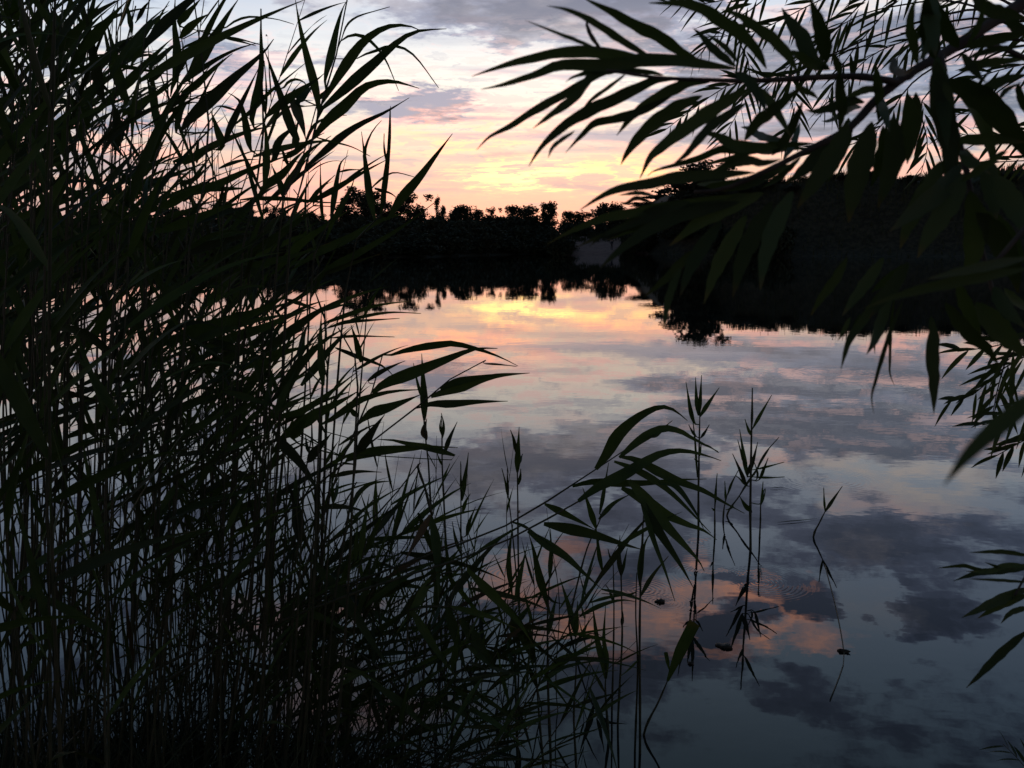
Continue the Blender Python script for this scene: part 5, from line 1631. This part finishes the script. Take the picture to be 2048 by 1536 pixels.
# a midge hovering in the upper left sky
mc = P(533, 72, 1.5)
mid = empty('midge', mc, 'tiny blurred midge hovering in the pale sky at the upper left', 'insect')
v_, f_ = tube([Vector((-.0022, 0, 0)), Vector((-.001, 0, .0003)), Vector((.0008, 0, .0002)), Vector((.0022, 0, -.0002))], [.0002, .0006, .0007, .0002], 6)
link('body', mesh('body', v_, f_, M_rot), None, mid)
for s in (1, -1):
    link('wing', mesh('wing', [(0, 0, .0005), (-.0012, .0006 * s, .0022), (.0003, .0012 * s, .0026), (.0011, .0005 * s, .0012)], [(0, 1, 2, 3)], M_rot), None, mid)

# ------------------------------------------------------------------ person standing on the beach
def person(x, y, z, rz, label):
    me = bpy.data.meshes.new('person')
    J = {'pelvis': (0, 0, .93), 'chest': (0, .01, 1.22), 'neck': (0, 0, 1.47), 'head': (0, -.02, 1.60), 'top': (0, -.01, 1.73),
         'shl': (.18, 0, 1.40), 'ell': (.27, .05, 1.13), 'wrl': (.22, -.12, .96), 'hal': (.19, -.19, .92),
         'shr': (-.18, 0, 1.40), 'elr': (-.25, .06, 1.13), 'wrr': (-.27, .02, .88), 'har': (-.27, -.01, .78),
         'hil': (.09, 0, .90), 'knl': (.11, -.04, .49), 'anl': (.13, .02, .09), 'tol': (.15, -.17, .04),
         'hir': (-.09, 0, .90), 'knr': (-.10, .02, .49), 'anr': (-.11, .08, .09), 'tor': (-.13, -.11, .04)}
    R_ = {'pelvis': .135, 'chest': .15, 'neck': .055, 'head': .10, 'top': .065, 'shl': .07, 'ell': .045, 'wrl': .033, 'hal': .035, 'shr': .07, 'elr': .045, 'wrr': .033, 'har': .035,
          'hil': .09, 'knl': .06, 'anl': .043, 'tol': .036, 'hir': .09, 'knr': .06, 'anr': .043, 'tor': .036}
    ks = list(J)
    Ed = [('pelvis', 'chest'), ('chest', 'neck'), ('neck', 'head'), ('head', 'top'), ('chest', 'shl'), ('shl', 'ell'), ('ell', 'wrl'), ('wrl', 'hal'),
          ('chest', 'shr'), ('shr', 'elr'), ('elr', 'wrr'), ('wrr', 'har'), ('pelvis', 'hil'), ('hil', 'knl'), ('knl', 'anl'), ('anl', 'tol'), ('pelvis', 'hir'), ('hir', 'knr'), ('knr', 'anr'), ('anr', 'tor')]
    me.from_pydata([J[k] for k in ks], [(ks.index(a), ks.index(b)) for a, b in Ed], [])
    o = link('person', me)
    md = o.modifiers.new('skin', 'SKIN')
    lay = me.skin_vertices[0].data if me.skin_vertices else None
    if lay is None:
        bpy.context.view_layer.objects.active = o
    for i, k in enumerate(ks):
        me.skin_vertices[0].data[i].radius = (R_[k], R_[k] * (.72 if k in ('chest', 'pelvis') else 1))
        me.skin_vertices[0].data[i].use_root = (k == 'pelvis')
    sb = o.modifiers.new('sub', 'SUBSURF'); sb.levels = 1; sb.render_levels = 1
    dg = bpy.context.evaluated_depsgraph_get()
    me2 = bpy.data.meshes.new_from_object(o.evaluated_get(dg))
    o.modifiers.clear()
    o.data = me2
    me2.materials.clear()
    for mm in (simple_mat('trousers', ((.02, .022, .03), (.03, .032, .04)), 20), simple_mat('dark_jacket', ((.025, .025, .028), (.04, .04, .042)), 20), simple_mat('skin', ((.35, .22, .16), (.4, .26, .19)), 10, .6)):
        me2.materials.append(mm)
    for p_ in me2.polygons:
        c_ = p_.center
        p_.material_index = 2 if c_.z > 1.48 or (abs(c_.x) > .15 and c_.z < .95 and c_.z > .7) else (1 if c_.z > .92 else 0)
        p_.use_smooth = True
    v_, f_ = [], []
    for j in range(5):
        for i in range(10):
            a = 2 * math.pi * i / 10; ph = j / 4 * 1.5
            v_.append((.112 * math.cos(a) * math.cos(ph), .118 * math.sin(a) * math.cos(ph) + .008, 1.625 + .125 * math.sin(ph)))
    for j in range(4):
        for i in range(10):
            f_.append((j * 10 + i, j * 10 + (i + 1) % 10, (j + 1) * 10 + (i + 1) % 10, (j + 1) * 10 + i))
    h_ = link('hair', mesh('hair', v_, f_, M_bark, smooth=True), None, o)
    o.location = (x, y, z); o.rotation_euler = (0, 0, rz)
    return tag(o, label, 'person')


_px = (1219 - 1024) / F * 163.5
_py = far_shore(_px) + 4.5
person(_px, _py, 4.5 * .115 + .10, .6, 'person in dark clothes standing on the sand near the water, one arm bent')
